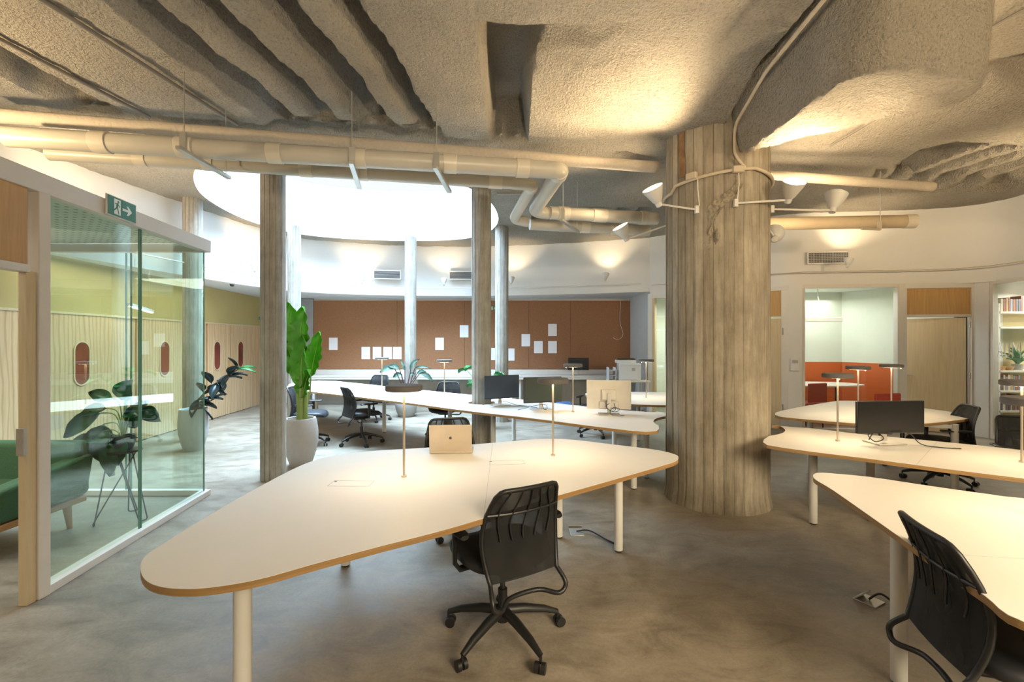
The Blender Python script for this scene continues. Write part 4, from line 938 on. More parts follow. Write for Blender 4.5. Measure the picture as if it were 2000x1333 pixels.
# ================================================================== TASK CHAIRS
def back_pt(u, v):
    # u -1..1 across, v 0..1 from the lumbar bottom to the top rail; chair faces +Y
    z = 0.43 + 0.445 * v
    w_ = 0.19 + 0.035 * math.sin(PI * min(1, v * 1.0)) - 0.025 * v
    y = -0.225 + 0.055 * math.sin(PI * v * 0.95) - 0.05 * v ** 2.2
    y += -0.035 * (1 - u * u) * (0.4 + 0.6 * math.sin(PI * v))       # hollow towards the sitter
    return Vector((u * w_, y, z))
def make_chair(label, seatmat=seat_vinyl):
    t = thing('task_chair', label, 'chair', (0, 0, 0))
    # frame loop
    loop = [back_pt(-1, v) for v in np.linspace(0, 0.93, 10)] + [back_pt(-0.93, 0.985)] + [back_pt(u, 1.0) for u in np.linspace(-0.8, 0.8, 7)] + [back_pt(0.93, 0.985)] + [back_pt(1, v) for v in np.linspace(0.93, 0, 10)]
    low = [Vector((0.205, -0.275, 0.38)), Vector((0.20, -0.285, 0.345)), Vector((0.16, -0.28, 0.325)), Vector((0.08, -0.22, 0.335)), Vector((-0.08, -0.22, 0.335)), Vector((-0.16, -0.28, 0.325)), Vector((-0.20, -0.285, 0.345)), Vector((-0.205, -0.275, 0.38))]
    low = [Vector(p) for p in catmull([tuple(loop[-1])] + [tuple(p) for p in low] + [tuple(loop[0])], 5, False)][1:-1]
    MB().tube(loop + low, 0.0115, 10, closed=True).build('back_frame', black_plastic, t, smooth=60)
    MB().slab(lambda u, v: back_pt((u * 2 - 1) * (1 if v < 0.94 else 0.97), v * 0.995), 16, 20, 0.003).build('mesh_back', net, t, smooth=60)
    rb = MB()
    for k in range(-2, 3):
        rb.tube([back_pt(k * 0.34 + 0.07 * math.sin(v * 9 + k), v) + Vector((0, -0.012, 0)) for v in np.linspace(0.42, 0.97, 8)], 0.0045, 6)
    rb.tube([back_pt(u, 0.72) + Vector((0, -0.008, 0)) for u in np.linspace(-1, 1, 9)], 0.008, 8)
    rb.build('back_ribs', black_plastic, t)
    # seat cushion
    def seat(u, v):
        a = u * 2 * PI; r = math.sin(v * PI / 2) if v < 1 else 1
        c, s = math.cos(a), math.sin(a); e = 0.55
        x = math.copysign(abs(c) ** e, c) * 0.245 * r; y = math.copysign(abs(s) ** e, s) * 0.235 * r + 0.02
        return (x, y, 0)
    m = MB(); N = 40; vs = []; rows = [(0.02, 0.505), (0.5, 0.507), (0.85, 0.502), (0.97, 0.490), (1.0, 0.472), (0.99, 0.452), (0.92, 0.438), (0.5, 0.432), (0.02, 0.432)]
    for r, z in rows:
        for i in range(N):
            a = 2 * PI * i / N; c, s = math.cos(a), math.sin(a); e = 0.6
            x = math.copysign(abs(c) ** e, c) * 0.25 * r; y = math.copysign(abs(s) ** e, s) * 0.235 * r + 0.03
            vs.append((x, y, z - (0.03 * max(0, (y - 0.16) / 0.1) ** 2 if y > 0.16 else 0) + 0.01 * (abs(x) / 0.25) ** 2))
    fs = [(j * N + i, j * N + (i + 1) % N, (j + 1) * N + (i + 1) % N, (j + 1) * N + i)[::-1] for j in range(len(rows) - 1) for i in range(N)] + [tuple(range(N)), tuple(range((len(rows)) * N - 1, (len(rows) - 1) * N - 1, -1))]
    m.add(vs, fs).build('seat', seatmat, t, smooth=60)
    mc = MB().box((0, -0.02, 0.405), (0.16, 0.26, 0.05)).build('tilt_mechanism', black_plastic, t, bevel=0.012)
    MB().tube([(0.06, -0.04, 0.40), (0.20, -0.04, 0.395), (0.24, -0.04, 0.385)], 0.006, 8).build('lever', black_plastic, mc)
    MB().cyl((0.14, -0.10, 0.385), (0.185, -0.10, 0.385), 0.018, n=14).build('tension_knob', zinc, mc, bevel=0.003)
    for sx in (-1, 1):
        a = MB(); a.tube([(sx * 0.13, 0.0, 0.425), (sx * 0.25, 0.0, 0.425), (sx * 0.275, 0.0, 0.46), (sx * 0.278, -0.005, 0.62)], [0.016, 0.018, 0.022, 0.026], 10, flat=0.55)
        ao = a.build('arm_post', black_plastic, t, smooth=50)
        p = MB(); pr = [(-0.13, 0.020, 0.0), (-0.10, 0.034, 0.004), (0.0, 0.040, 0.0), (0.09, 0.036, -0.002), (0.125, 0.02, 0.0)]
        vs = []; K = 14
        for y, w_, dz in pr:
            for i in range(K):
                an = 2 * PI * i / K; vs.append((sx * 0.278 + w_ * math.cos(an), y, 0.635 + dz + 0.012 * math.sin(an)))
        p.add(vs, [(j * K + i, j * K + (i + 1) % K, (j + 1) * K + (i + 1) % K, (j + 1) * K + i)[::-1] for j in range(len(pr) - 1) for i in range(K)] + [tuple(range(K)), tuple(range(len(pr) * K - 1, (len(pr) - 1) * K - 1, -1))])
        p.build('arm_pad', black_plastic, t, smooth=60)
    MB().cyl((0, 0, 0.20), (0, 0, 0.39), 0.014, n=16).cyl((0, 0, 0.12), (0, 0, 0.26), 0.025, n=18).build('gas_lift', black_plastic, t)
    b = MB(); b.lathe([(0, 0.09), (0.032, 0.09), (0.036, 0.13), (0.030, 0.17), (0, 0.17)], 18)
    for k in range(5):
        a = 2 * PI * k / 5 + PI / 2 - PI / 6; ca, sa = math.cos(a), math.sin(a)
        b.tube([(0.02 * ca, 0.02 * sa, 0.145), (0.12 * ca, 0.12 * sa, 0.135), (0.24 * ca, 0.24 * sa, 0.108), (0.318 * ca, 0.318 * sa, 0.078)], [0.027, 0.025, 0.020, 0.014], 10, flat=0.8)
    b.build('star_base', black_plastic, t, smooth=50)
    for k in range(5):
        a = 2 * PI * k / 5 + PI / 2 - PI / 6; ca, sa = math.cos(a), math.sin(a); c = MB(); X, Y = 0.318 * ca, 0.318 * sa; q = a + 0.8 + k
        dx, dy = math.cos(q), math.sin(q); c.cyl((X, Y, 0.04), (X, Y, 0.08), 0.007, n=8)
        ox, oy = X - dy * 0.012, Y + dx * 0.012
        for s in (-1, 1):
            c.cyl((ox + dx * s * 0.006, oy + dy * s * 0.006, 0.0265), (ox + dx * s * 0.026, oy + dy * s * 0.026, 0.0265), 0.0265, n=18)
        c.build('caster', black_plastic, t, smooth=40)
    return t
chair0 = make_chair('black mesh task chair in the foreground, seen from behind at the front desk')
chair0.location = (-0.05, 2.43, 0); chair0.rotation_euler = (0, 0, math.radians(30))
for x, y, deg, lab in (
    (1.82, 1.66, -106, 'black mesh task chair at the lower right corner, seen from the side'),
    (-2.32, 7.02, -48, 'black mesh task chair standing free before the long desk, left of the front lamp'),
    (-0.50, 3.86, 196, 'black task chair behind the laptop, mostly hidden by the front desk'),
    (-1.10, 7.50, 175, 'black task chair behind the long desk, left of the slim column'),
    (-2.75, 9.05, 165, 'black task chair behind the long desk, under the row of paper sheets'),
    (-3.10, 6.95, -80, 'black task chair half hidden behind the banana plant pot'),
    (1.40, 7.62, 150, 'black task chair behind the white monitor on the long desk'),
    (4.72, 5.02, 72, 'black task chair turned left behind the wide monitor'),
    (4.64, 3.98, 165, 'black task chair cut off by the right edge, behind the curved desk')):
    dup(chair0, (x, y, 0), math.radians(deg), lab, None)

# ================================================================== MONITORS AND LAPTOP
def monitor(label, x, y, rot, wd, ht, top_z, mat, base_z=0.74, shell=None, rear=False):
    # local: screen faces -Y
    t = thing('monitor', label, 'monitor', (x, y, base_z), rot)
    zt = top_z - base_z; zc = zt - ht / 2
    s = MB().box((0, 0, zc), (wd, 0.022, ht)).build('housing', shell or black_plastic, t, bevel=0.005)
    MB().box((0, -0.0125, zc + 0.004), (wd - 0.012, 0.002, ht - 0.02)).build('screen', mat, t, smooth=0)
    MB().box((0, 0.03, zc), (0.16, 0.04, 0.12)).build('rear_hub', shell or black_plastic, t, bevel=0.012)
    MB().box((0, 0.055, (zc) / 2 + 0.02), (0.045, 0.018, zc)).build('stand_neck', alu, t, bevel=0.004)
    MB().box((0, 0.05, 0.006), (0.24, 0.17, 0.010)).build('stand_base', alu, t, bevel=0.004)
    if rear:
        MB().box((0, 0.022, zt - ht + 0.05), (0.22, 0.01, 0.075)).build('port_panel', alu, t, bevel=0.003)
    return t
def cable(label, pts, r=0.003, n=6):
    P = catmull(pts, 6, False); P0 = Vector(P[0]); o = MB().tube([Vector(p) - P0 for p in P], r, 8).build('cable', cable_m, loc=P0, smooth=60); return tag(o, label, 'cable')
mx, my = S(980, 793); monitor('dark blue grey monitor on the long desk beside the slim column', mx, my, math.radians(27), 0.50, 0.30, 1.135, screen_blue)
cable('black cable lying behind the dark blue grey monitor', [(mx - 0.25, my + 0.05, 0.745), (mx - 0.1, my - 0.02, 0.80), (mx + 0.05, my - 0.04, 0.80), (mx + 0.2, my - 0.08, 0.76), (mx + 0.45, my - 0.22, 0.746)])
mx, my = S(1060, 802); monitor('dark green grey monitor on the long desk, second from the column', mx, my, math.radians(20), 0.50, 0.31, 1.145, screen_green)
cable('black cable looped under the dark green grey monitor', [(mx - 0.3, my, 0.745), (mx, my - 0.05, 0.82), (mx + 0.05, my - 0.07, 0.77), (mx + 0.01, my - 0.08, 0.765), (mx - 0.01, my - 0.06, 0.82)])
mx, my = S(1189, 809); monitor('white monitor seen from behind with tangled cables below it', mx, my + 0.0, PI + math.radians(-8), 0.50, 0.335, 1.13, screen_black, shell=mon_white, rear=True)
cable('tangle of black cables below the white monitor', [(mx - 0.05, my - 0.04, 0.88), (mx - 0.02, my - 0.09, 0.80), (mx + 0.06, my - 0.10, 0.78), (mx + 0.10, my - 0.10, 0.81), (mx + 0.03, my - 0.11, 0.83), (mx - 0.01, my - 0.11, 0.78), (mx + 0.02, my - 0.14, 0.745), (mx + 0.14, my - 0.16, 0.745)])
cable('second black cable loop hanging at the white monitor ports', [(mx + 0.05, my - 0.04, 0.87), (mx + 0.06, my - 0.08, 0.80), (mx, my - 0.09, 0.79), (mx - 0.05, my - 0.08, 0.84), (mx, my - 0.06, 0.87)])
mx, my = S(1738, 869); monitor('wide black monitor on the right desk', mx, my, math.radians(4), 0.58, 0.262, 1.095, screen_black)
cable('black cable trailing right from the wide black monitor', [(mx - 0.1, my + 0.02, 0.85), (mx, my - 0.03, 0.845), (mx + 0.12, my - 0.04, 0.84), (mx + 0.19, my - 0.07, 0.76), (mx + 0.30, my - 0.12, 0.745), (mx + 0.42, my - 0.16, 0.745)], 0.004)
cable('black cable looped behind the foot of the wide black monitor', [(mx - 0.17, my, 0.78), (mx - 0.12, my + 0.0, 0.845), (mx - 0.05, my, 0.79), (mx - 0.14, my - 0.02, 0.77), (mx - 0.17, my, 0.83), (mx, my - 0.02, 0.83)], 0.004)
monitor('small black monitor on the wall counter before the cork wall', 1.62, 11.1, math.radians(-8), 0.50, 0.30, 1.17, screen_black)

# laptop, seen from behind
lx, ly = S(880, 887)
lt = thing('laptop', 'aluminium laptop open on the front desk with a dark fruit logo on its lid', 'laptop', (lx, ly, 0.74), math.radians(2))
MB().box((0, 0.115, 0.008), (0.315, 0.22, 0.013)).build('keyboard_base', laptop_m, lt, bevel=0.004)
M = Matrix.Rotation(math.radians(7), 3, 'X')
MB().box((0, -0.004, 0.112), (0.315, 0.006, 0.215), M).build('lid', laptop_m, lt, bevel=0.0035)
MB().box((0, 0.002, 0.112), (0.300, 0.002, 0.195), M).build('screen', screen_black, lt)
lg = MB(); n = 40
pts = []
for i in range(n):
    a = 2 * PI * i / n; r = 0.0115 * (1 + 0.05 * math.cos(2 * a)) - 0.0018 * math.exp(-((a - PI / 2) / 0.28) ** 2) - 0.0012 * math.exp(-((a - 1.5 * PI) / 0.25) ** 2)
    x = r * math.cos(a) * 0.93; z = r * math.sin(a)
    dd = math.hypot(x - 0.0135, z - 0.001)
    if dd < 0.0055: k = 0.0055 / max(dd, 1e-6); x = 0.0135 + (x - 0.0135) * k; z = 0.001 + (z - 0.001) * k
    pts.append((-x, z))
def onlid(P): return [tuple(M @ Vector((x, -0.0040, z + 0.008)) + Vector((0, -0.004, 0.112))) for x, z in P]
lg.add(onlid([(-x, z) for x, z in pts]), [tuple(range(n))[::1]])
lf = [(0.0005, 0.0125), (0.001, 0.0155), (0.004, 0.0185), (0.0045, 0.0155), (0.0025, 0.0132)]
lg.add(onlid(lf), [tuple(range(5))])
lg.build('logo', logo_m, lt, smooth=0, label='dark bitten fruit logo')

# ================================================================== PAPER ON THE CORK WALL, SIGNS, GRILLES
PAP = [(651, 672, 'lone white sheet at the far left of the cork wall'), (714.5, 690, 'white sheet, first from left in the row of four'), (736.5, 690, 'white sheet, second from left in the row of four'), (757, 690, 'white sheet, third from left in the row of four'), (776, 690, 'white sheet, last in the row of four beside the slim column'),
       (858.5, 672, 'white sheet pinned right of the middle slim column, the lower one'), (906.5, 647.5, 'white sheet pinned high, left of the slim column in the desk'), (965, 692, 'white sheet mostly hidden between the two slim columns'), (996.5, 693, 'white sheet peeking out right of the rear slim column'),
       (1027, 665, 'white sheet right of the slim columns, highest on the left'), (1051.5, 678.5, 'white sheet in the lower middle of the right group'), (1079, 645, 'white sheet at the top right of the right group'), (1079, 678.5, 'white sheet at the bottom right of the right group')]
for px, py, lab in PAP:
    d = 11.48; o = MB().box((0, 0, 0), (0.218, 0.003, 0.308)).build('paper_sheet', paper, loc=((px - 1000) / FL * d, d - 0.002, EYE + (666.5 - py) / FL * d), smooth=0); tag(o, lab, 'paper', 'sheets pinned on the cork wall')

def exit_sign(label, loc, rot, s=1.0, arrow=1):
    t = thing('exit_sign', label, 'sign', loc, rot)
    MB().box((0, 0, 0), (0.30 * s, 0.012, 0.15 * s)).build('sign_frame', frame_white, t, bevel=0.002)
    MB().box((0, -0.007, 0), (0.285 * s, 0.002, 0.137 * s)).build('sign_plate', sign_green, t, smooth=0)
    def flat(pts, y=-0.0085): m = MB(); m.add([(x * s, y, z * s) for x, z in pts] + [(x * s, y + 0.001, z * s) for x, z in pts], [tuple(range(len(pts))), tuple(range(len(pts), 2 * len(pts)))[::-1]]); return m
    m = flat([(-0.085, -0.055), (-0.02, -0.055), (-0.02, 0.058), (-0.085, 0.058), (-0.085, -0.02)][:5]); m.build('pictogram_door', sign_white, t, smooth=0)
    a = arrow; m = flat([(0.00, -0.009), (0.06, -0.009), (0.04, -0.035), (0.06, -0.035), (0.10, 0.0), (0.06, 0.035), (0.04, 0.035), (0.06, 0.009), (0.00, 0.009)]); m.build('arrow', sign_white, t, smooth=0)
    r = MB(); y = -0.0098
    def limb(p, q, w_):
        dx, dz = q[0] - p[0], q[1] - p[1]; L = math.hypot(dx, dz); nx, nz = -dz / L * w_ / 2, dx / L * w_ / 2
        r.add([((p[0] + nx) * s, y, (p[1] + nz) * s), ((q[0] + nx) * s, y, (q[1] + nz) * s), ((q[0] - nx) * s, y, (q[1] - nz) * s), ((p[0] - nx) * s, y, (p[1] - nz) * s)], [(0, 1, 2, 3)])
    r.add([((-0.045 + 0.009 * math.cos(2 * PI * i / 14)) * s, y, (0.040 + 0.009 * math.sin(2 * PI * i / 14)) * s) for i in range(14)], [tuple(range(14))])
    limb((-0.052, 0.030), (-0.060, -0.008), 0.018); limb((-0.054, 0.024), (-0.078, 0.022), 0.007); limb((-0.050, 0.024), (-0.030, 0.004), 0.007)
    limb((-0.060, -0.005), (-0.080, -0.022), 0.010); limb((-0.080, -0.022), (-0.096, -0.036), 0.009); limb((-0.058, -0.005), (-0.048, -0.022), 0.010); limb((-0.048, -0.022), (-0.040, -0.050), 0.009)
    r.build('pictogram_runner', sign_green, t, smooth=0)
    return t
yy = 3.42; exit_sign('green exit sign with running figure and arrow on the glass room frame', (GX(yy) + 0.06, yy, 2.57), math.radians(90 + 6.7))
exit_sign('small green exit sign above the peach door at the far left', (-6.0, 10.95, 2.13), math.radians(18), 0.62)
exit_sign('small green exit sign on the cork wall between two slim columns', (-0.47, 11.47, 2.41), 0, 0.6)
def grille(label, x, y, z, rot, wd, ht, dense=False):
    t = thing('air_grille', label, 'grille', (x, y, z), rot)
    f = MB(); 
    for c, s in (((0, ht / 2), (wd, 0.02)), ((0, -ht / 2), (wd, 0.02)), ((wd / 2, 0), (0.02, ht)), ((-wd / 2, 0), (0.02, ht))): f.box((c[0], 0, c[1]), (s[0], 0.02, s[1]))
    f.build('grille_frame', frame_white, t, smooth=0)
    MB().box((0, 0.006, 0), (wd - 0.01, 0.004, ht - 0.01)).build('duct_opening', grille_dark, t, smooth=0)
    m = MB(); k = int(ht / 0.026)
    for i in range(k): m.box((0, -0.002, -ht / 2 + (i + 0.5) * ht / k), (wd - 0.02, 0.010, 0.008))
    if dense:
        for i in range(26): m.box((-wd / 2 + (i + 0.5) * wd / 26, -0.002, 0), (0.006, 0.008, ht - 0.02))
    m.build('grille_slats', grille_m, t, smooth=0)
grille('small air grille high on the back drum wall, left of the middle slim column', -2.88, 10.50, 3.11, math.radians(10), 0.60, 0.19)
grille('small air grille high on the back drum wall, beside the slim column in the desk', -1.18, 10.68, 3.12, math.radians(2), 0.58, 0.18)
grille('wide air grille on the right drum wall above the meeting room window', 5.46, 7.86, 3.02, math.radians(-7), 0.66, 0.20, True)
# wall thermostat
t = thing('thermostat', 'white thermostat on the white wall left of the meeting room window', 'thermostat', (4.93, 7.93, 1.17), math.radians(-29))
MB().box((0, 0, 0), (0.13, 0.03, 0.22)).build('housing', plain('thermostat white', (0.75, 0.73, 0.72), 0.4), t, bevel=0.006); MB().box((0, -0.016, 0.05), (0.09, 0.003, 0.055)).build('display', grille_m, t)
# cctv dot on the soffit
tag(MB().lathe([(0, -0.05), (0.03, -0.04), (0.04, -0.01), (0.045, 0.0)], 16).build('dome_camera', black_plastic, loc=(-5.3, 8.62, 2.66)), 'tiny dark dome camera under the left soffit', 'camera')

# ================================================================== PLANTS
def pot(t, h, r0, r1, rb, mat, ribs=True):
    prof = [(0.0, 0.0), (rb, 0.0)]
    for i in range(25):
        z = h * i / 24; u = i / 24; r = rb + (r0 - rb) * math.sin(min(1, u / 0.62) * PI / 2) - (r0 - r1) * max(0, (u - 0.62) / 0.38) ** 2
        prof.append((r + (0.0025 * (i % 2) if ribs else 0), z + 0.001))
    prof += [(r1 - 0.02, h), (r1 - 0.025, h - 0.05)]
    MB().lathe(prof, 40).build('pot', mat, t, smooth=50)
    MB().lathe([(r1 - 0.022, h - 0.05), (0.10, h - 0.035), (0.0, h - 0.04)], 24).build('soil', soil, t)
def leaf_mesh(base, tip, width, bend, roll=0, wavy=0.0, shape=1.0, nu=6, nv=14, up=Vector((0, 0, 1)), splits=False, curl=0.25):
    B = Vector(base); T = Vector(tip); ax = (T - B); L = ax.length; a = ax.normalized()
    side = a.cross(up); side = side.normalized() if side.length > 1e-3 else Vector((1, 0, 0)); nrm = side.cross(a).normalized()
    R = Matrix.Rotation(roll, 3, a); side = R @ side; nrm = R @ nrm
    def fn(u, v):
        s = u * 2 - 1; wv = width * (math.sin(PI * min(1, v ** shape)) ** 0.75) * 0.5 if v < 1 else 0
        if splits: wv *= 1 - 0.22 * (0.5 + 0.5 * math.cos(v * 34)) * (abs(s) > 0.6)
        c = B + a * L * v + nrm * (bend * L * math.sin(PI * v) ) + nrm * (curl * width * s * s * 1.0)
        return c + side * wv * s + nrm * wavy * math.sin(v * 18 + s * 2) * abs(s)
    return MB().slab(fn, nu, nv, 0.002), fn
def plant(name, label, loc, rotz=0): return thing(name, label, 'plant', loc, rotz)
# banana
bp = plant('banana_plant', 'tall banana plant with upright bright green leaves in a grey pot', (-2.69, 5.80, 0))
pot(bp, 0.60, 0.205, 0.175, 0.125, pot_grey)
st = MB()
for x, y, k in ((0.0, 0.0, 1), (-0.035, 0.03, 0.9), (0.04, 0.03, 0.8)): st.tube([(x, y, 0.52), (x * 1.1, y, 0.8), (x * 1.3, y, 1.05 * k + 0.1)], [0.036, 0.028, 0.018], 10)
st.build('stem', bark, bp)
for b, tp, wd, bend, roll in (((0.02, 0.0, 0.98), (0.10, -0.05, 1.66), 0.36, 0.06, 2.6), ((-0.03, 0.02, 1.30), (0.05, 0.0, 2.02), 0.33, 0.05, 3.0), ((-0.10, 0.06, 1.35), (-0.17, 0.05, 2.08), 0.34, 0.04, 3.3), ((0.02, 0.02, 0.86), (0.14, -0.03, 1.22), 0.30, 0.06, 2.7), ((-0.08, 0.05, 1.15), (-0.26, 0.0, 1.62), 0.30, -0.05, 3.4), ((0.08, 0.10, 1.1), (0.19, 0.15, 1.70), 0.26, 0.03, 3.0)):
    g, fn = leaf_mesh(b, tp, wd, bend, roll, 0.012, 0.85, 10, 26, up=Vector((0, 1, 0.05)), splits=True, curl=0.18)
    # leaf blades face the room: sideways axis lies across the view
    lo = g.build('leaf', leaf_banana, bp, smooth=60)
    MB().tube([Vector(fn(0.5, v)) + Vector((0, -0.006, 0)) for v in np.linspace(0, 0.97, 10)], [0.010 - 0.007 * k / 9 for k in range(10)], 6).build('midrib', leaf_rib, lo)
    MB().tube([(b[0] * 0.6, b[1] * 0.6, 0.75), ((b[0]) * 0.9, b[1], (0.75 + b[2]) / 2), b], [0.014, 0.012, 0.010], 8).build('petiole', bark, bp)
# rubber plant
rp = plant('rubber_plant', 'dark leaved rubber plant leaning right behind the glass corner, in a tall pot', (-4.62, 6.60, 0))
pot(rp, 0.60, 0.19, 0.17, 0.12, plain('pale grey pot', (0.46, 0.46, 0.46), 0.7), False)
trunk = [Vector((0.0, 0, 0.52)), Vector((0.08, -0.02, 0.72)), Vector((0.28, -0.05, 0.92)), Vector((0.50, -0.08, 1.05)), Vector((0.70, -0.1, 1.17))]
MB().tube(trunk, [0.02, 0.017, 0.014, 0.011, 0.007], 8).tube([trunk[0], (0.12, 0.1, 0.66), (0.22, 0.1, 0.72)], 0.009, 8).build('stem', plain('brown stem', (0.10, 0.075, 0.05), 0.8), rp)
rr = random.Random(3); TP = catmull([tuple(v) for v in trunk], 6, False)
for k in range(22):
    p = Vector(TP[min(len(TP) - 1, 4 + int(k * 0.95))]) if k < 19 else Vector((0.2, 0.1, 0.70))
    an = rr.uniform(0, 2 * PI); dr_ = Vector((math.cos(an) * 0.6 + 0.25, math.sin(an) * 0.5, rr.uniform(-0.9, 0.45))).normalized(); L = rr.uniform(0.20, 0.29)
    g, fn = leaf_mesh(p + dr_ * 0.03, p + dr_ * (L + 0.03), rr.uniform(0.09, 0.13), 0.08, rr.uniform(-0.5, 0.5), 0, 0.9, 6, 12)
    g.build('leaf', leaf_rubber, rp, smooth=60)
for tp in ((1.0, -0.15, 1.19), (0.93, -0.05, 1.12), (0.62, -0.2, 1.34)):
    g, fn = leaf_mesh(trunk[-1], Vector(tp), 0.075, 0.1, 0.3, 0, 0.9, 6, 12); g.build('leaf', leaf_mid if tp[0] > 0.9 else leaf_rubber, rp, smooth=60)
# philodendron on a wire stand inside the glass room
ws = thing('plant_stand', 'black hairpin wire stand inside the glass room', 'stand', (-3.43, 4.02, 0))
MB().lathe([(0, 0.60), (0.12, 0.60), (0.13, 0.605), (0.13, 0.62), (0.0, 0.62)], 32).build('stand_top', wire_black, ws)
for k in range(3):
    a = PI / 2 + 2 * PI * k / 3 + 0.3; ca, sa = math.cos(a), math.sin(a)
    MB().tube(arc_pts([(0.10 * ca, 0.10 * sa, 0.60), (0.20 * ca - 0.05 * sa, 0.20 * sa + 0.05 * ca, 0.008), (0.20 * ca + 0.02 * sa, 0.20 * sa - 0.02 * ca, 0.008), (-0.09 * ca, -0.09 * sa, 0.60)], 0.02), 0.0055, 8).build('leg', wire_black, ws, smooth=60)
hp = plant('philodendron', 'potted plant with big drooping glossy leaves on the wire stand', (-3.43, 4.02, 0.62))
pot(hp, 0.13, 0.085, 0.08, 0.06, plain('dark small pot', (0.05, 0.055, 0.06), 0.35), False)
for tx, tz, bx, bz, wd in ((0.14, 0.42, 0.02, 0.18, 0.19), (-0.30, 0.50, -0.10, 0.45, 0.11), (0.10, 0.62, 0.03, 0.45, 0.19), (0.24, 0.30, 0.12, 0.35, 0.13), (-0.52, 0.10, -0.22, 0.32, 0.16), (-0.42, -0.16, -0.26, 0.14, 0.20), (-0.22, -0.10, -0.20, 0.22, 0.22), (-0.12, -0.24, -0.06, 0.10, 0.20), (-0.02, 0.06, -0.20, 0.10, 0.17), (0.30, 0.24, 0.16, 0.36, 0.13), (0.02, -0.12, -0.02, 0.12, 0.18), (-0.38, 0.30, -0.16, 0.36, 0.12)):
    yb = rr.uniform(-0.12, 0.12)
    g, fn = leaf_mesh((bx, yb * 0.7, bz), (tx, yb, tz), wd, 0.10, rr.uniform(-0.4, 0.4), 0.003, 0.7, 8, 14, up=Vector((0.2, -0.8, 0.7)))
    g.build('leaf', leaf_dark, hp, smooth=60)
    MB().tube(catmull([(0, 0, 0.08), (bx * 0.35, yb * 0.3, 0.08 + (bz - 0.08) * 0.7 + 0.05), (bx, yb * 0.7, bz)], 4, False), 0.005, 7).build('petiole', bark, hp)
# bird of paradise like plant behind the long desk
gp = plant('bushy_plant', 'grey green plant with long arching stems in a wide pot behind the long desk', (-2.22, 9.55, 0))
pot(gp, 0.42, 0.23, 0.21, 0.15, pot_grey)
for k, (tx, tz, bx, bz, wd) in enumerate(((-0.50, 0.92, -0.22, 1.02, 0.17), (-0.36, 1.05, -0.12, 1.00, 0.14), (0.30, 1.20, 0.10, 0.98, 0.12), (0.52, 1.00, 0.18, 1.0, 0.08), (0.55, 0.72, 0.28, 0.90, 0.14), (0.18, 0.86, 0.06, 0.86, 0.10), (-0.15, 1.18, -0.05, 0.95, 0.07), (-0.30, 0.80, -0.12, 0.88, 0.13), (0.40, 0.88, 0.20, 0.88, 0.15))):
    g, fn = leaf_mesh((bx, 0.03 * k - 0.1, bz), (tx, 0.04 * k - 0.15, tz), wd, 0.14, rr.uniform(-0.3, 0.3), 0.004, 0.8, 8, 12, up=Vector((0, -0.7, 0.7)), splits=True)
    g.build('leaf', leaf_grey, gp, smooth=60)
    MB().tube([(0, 0, 0.36), (bx * 0.5, 0, 0.70), (bx, 0.03 * k - 0.1, bz)], 0.008, 7).build('petiole', plain('dark red stem', (0.09, 0.03, 0.035), 0.6) if k == 0 else MATS['dark red stem'], gp)
# monstera behind the slim column
mp_ = plant('monstera', 'green monstera behind the slim column that pierces the desk', (-0.48, 8.25, 0))
pot(mp_, 0.34, 0.16, 0.15, 0.11, pot_grey)
for k in range(13):
    an = 2 * PI * k / 13 + 0.4; rad = 0.16 + 0.10 * (k % 3); z = 0.62 + 0.06 * ((k * 5) % 9)
    bx, by = rad * math.cos(an), rad * math.sin(an) * 0.8; L = 0.22
    g, fn = leaf_mesh((bx, by, z), (bx + L * math.cos(an) * 0.8, by + L * math.sin(an) * 0.8, z - 0.06), 0.20, 0.12, 0, 0.004, 0.75, 8, 16, splits=True)
    g.build('leaf', leaf_mid, mp_, smooth=60); MB().tube([(0, 0, 0.30), (bx * 0.5, by * 0.5, z * 0.8), (bx, by, z)], 0.006, 7).build('petiole', bark, mp_)

# ================================================================== SOFA
sf = thing('sofa', 'green sofa with wooden frame inside the glass room, its end behind the glass', 'sofa', (-4.25, 3.55, 0), 0)
MB().box((-0.35, 0, 0.235), (1.9, 0.72, 0.05)).build('wooden_frame', sofa_wood, sf, bevel=0.008)
MB().box((-0.42, -0.02, 0.345), (1.70, 0.68, 0.16)).build('seat_cushion', sofa_green, sf, bevel=0.04, seg=4)
MB().box((-0.35, 0.33, 0.50), (1.9, 0.14, 0.46)).build('backrest', sofa_green, sf, bevel=0.04, seg=4)
MB().prism([(-0.34, -0.42), (0.26, -0.35), (0.30, 0.38), (0.20, 0.38)], 0, 1)
arm = MB(); arm.add([(0.42, -0.36, 0.26), (0.60, -0.36, 0.26), (0.60, 0.38, 0.26), (0.42, 0.38, 0.26), (0.46, -0.36, 0.50), (0.66, -0.36, 0.52), (0.66, 0.38, 0.62), (0.46, 0.38, 0.60)], [(3, 2, 1, 0), (4, 5, 6, 7), (0, 1, 5, 4), (1, 2, 6, 5), (2, 3, 7, 6), (3, 0, 4, 7)])
arm.build('armrest', sofa_green, sf, bevel=0.04, seg=4)
MB().box((-1.22, 0.0, 0.43), (0.18, 0.72, 0.34)).build('armrest', sofa_green, sf, bevel=0.04, seg=4)
for x, y in ((0.5, -0.28), (0.5, 0.28), (-1.2, -0.28), (-1.2, 0.28)): MB().cyl((x, y, 0.215), (x + 0.03, y, 0), 0.032, 0.018, 14).build('leg', sofa_wood, sf)

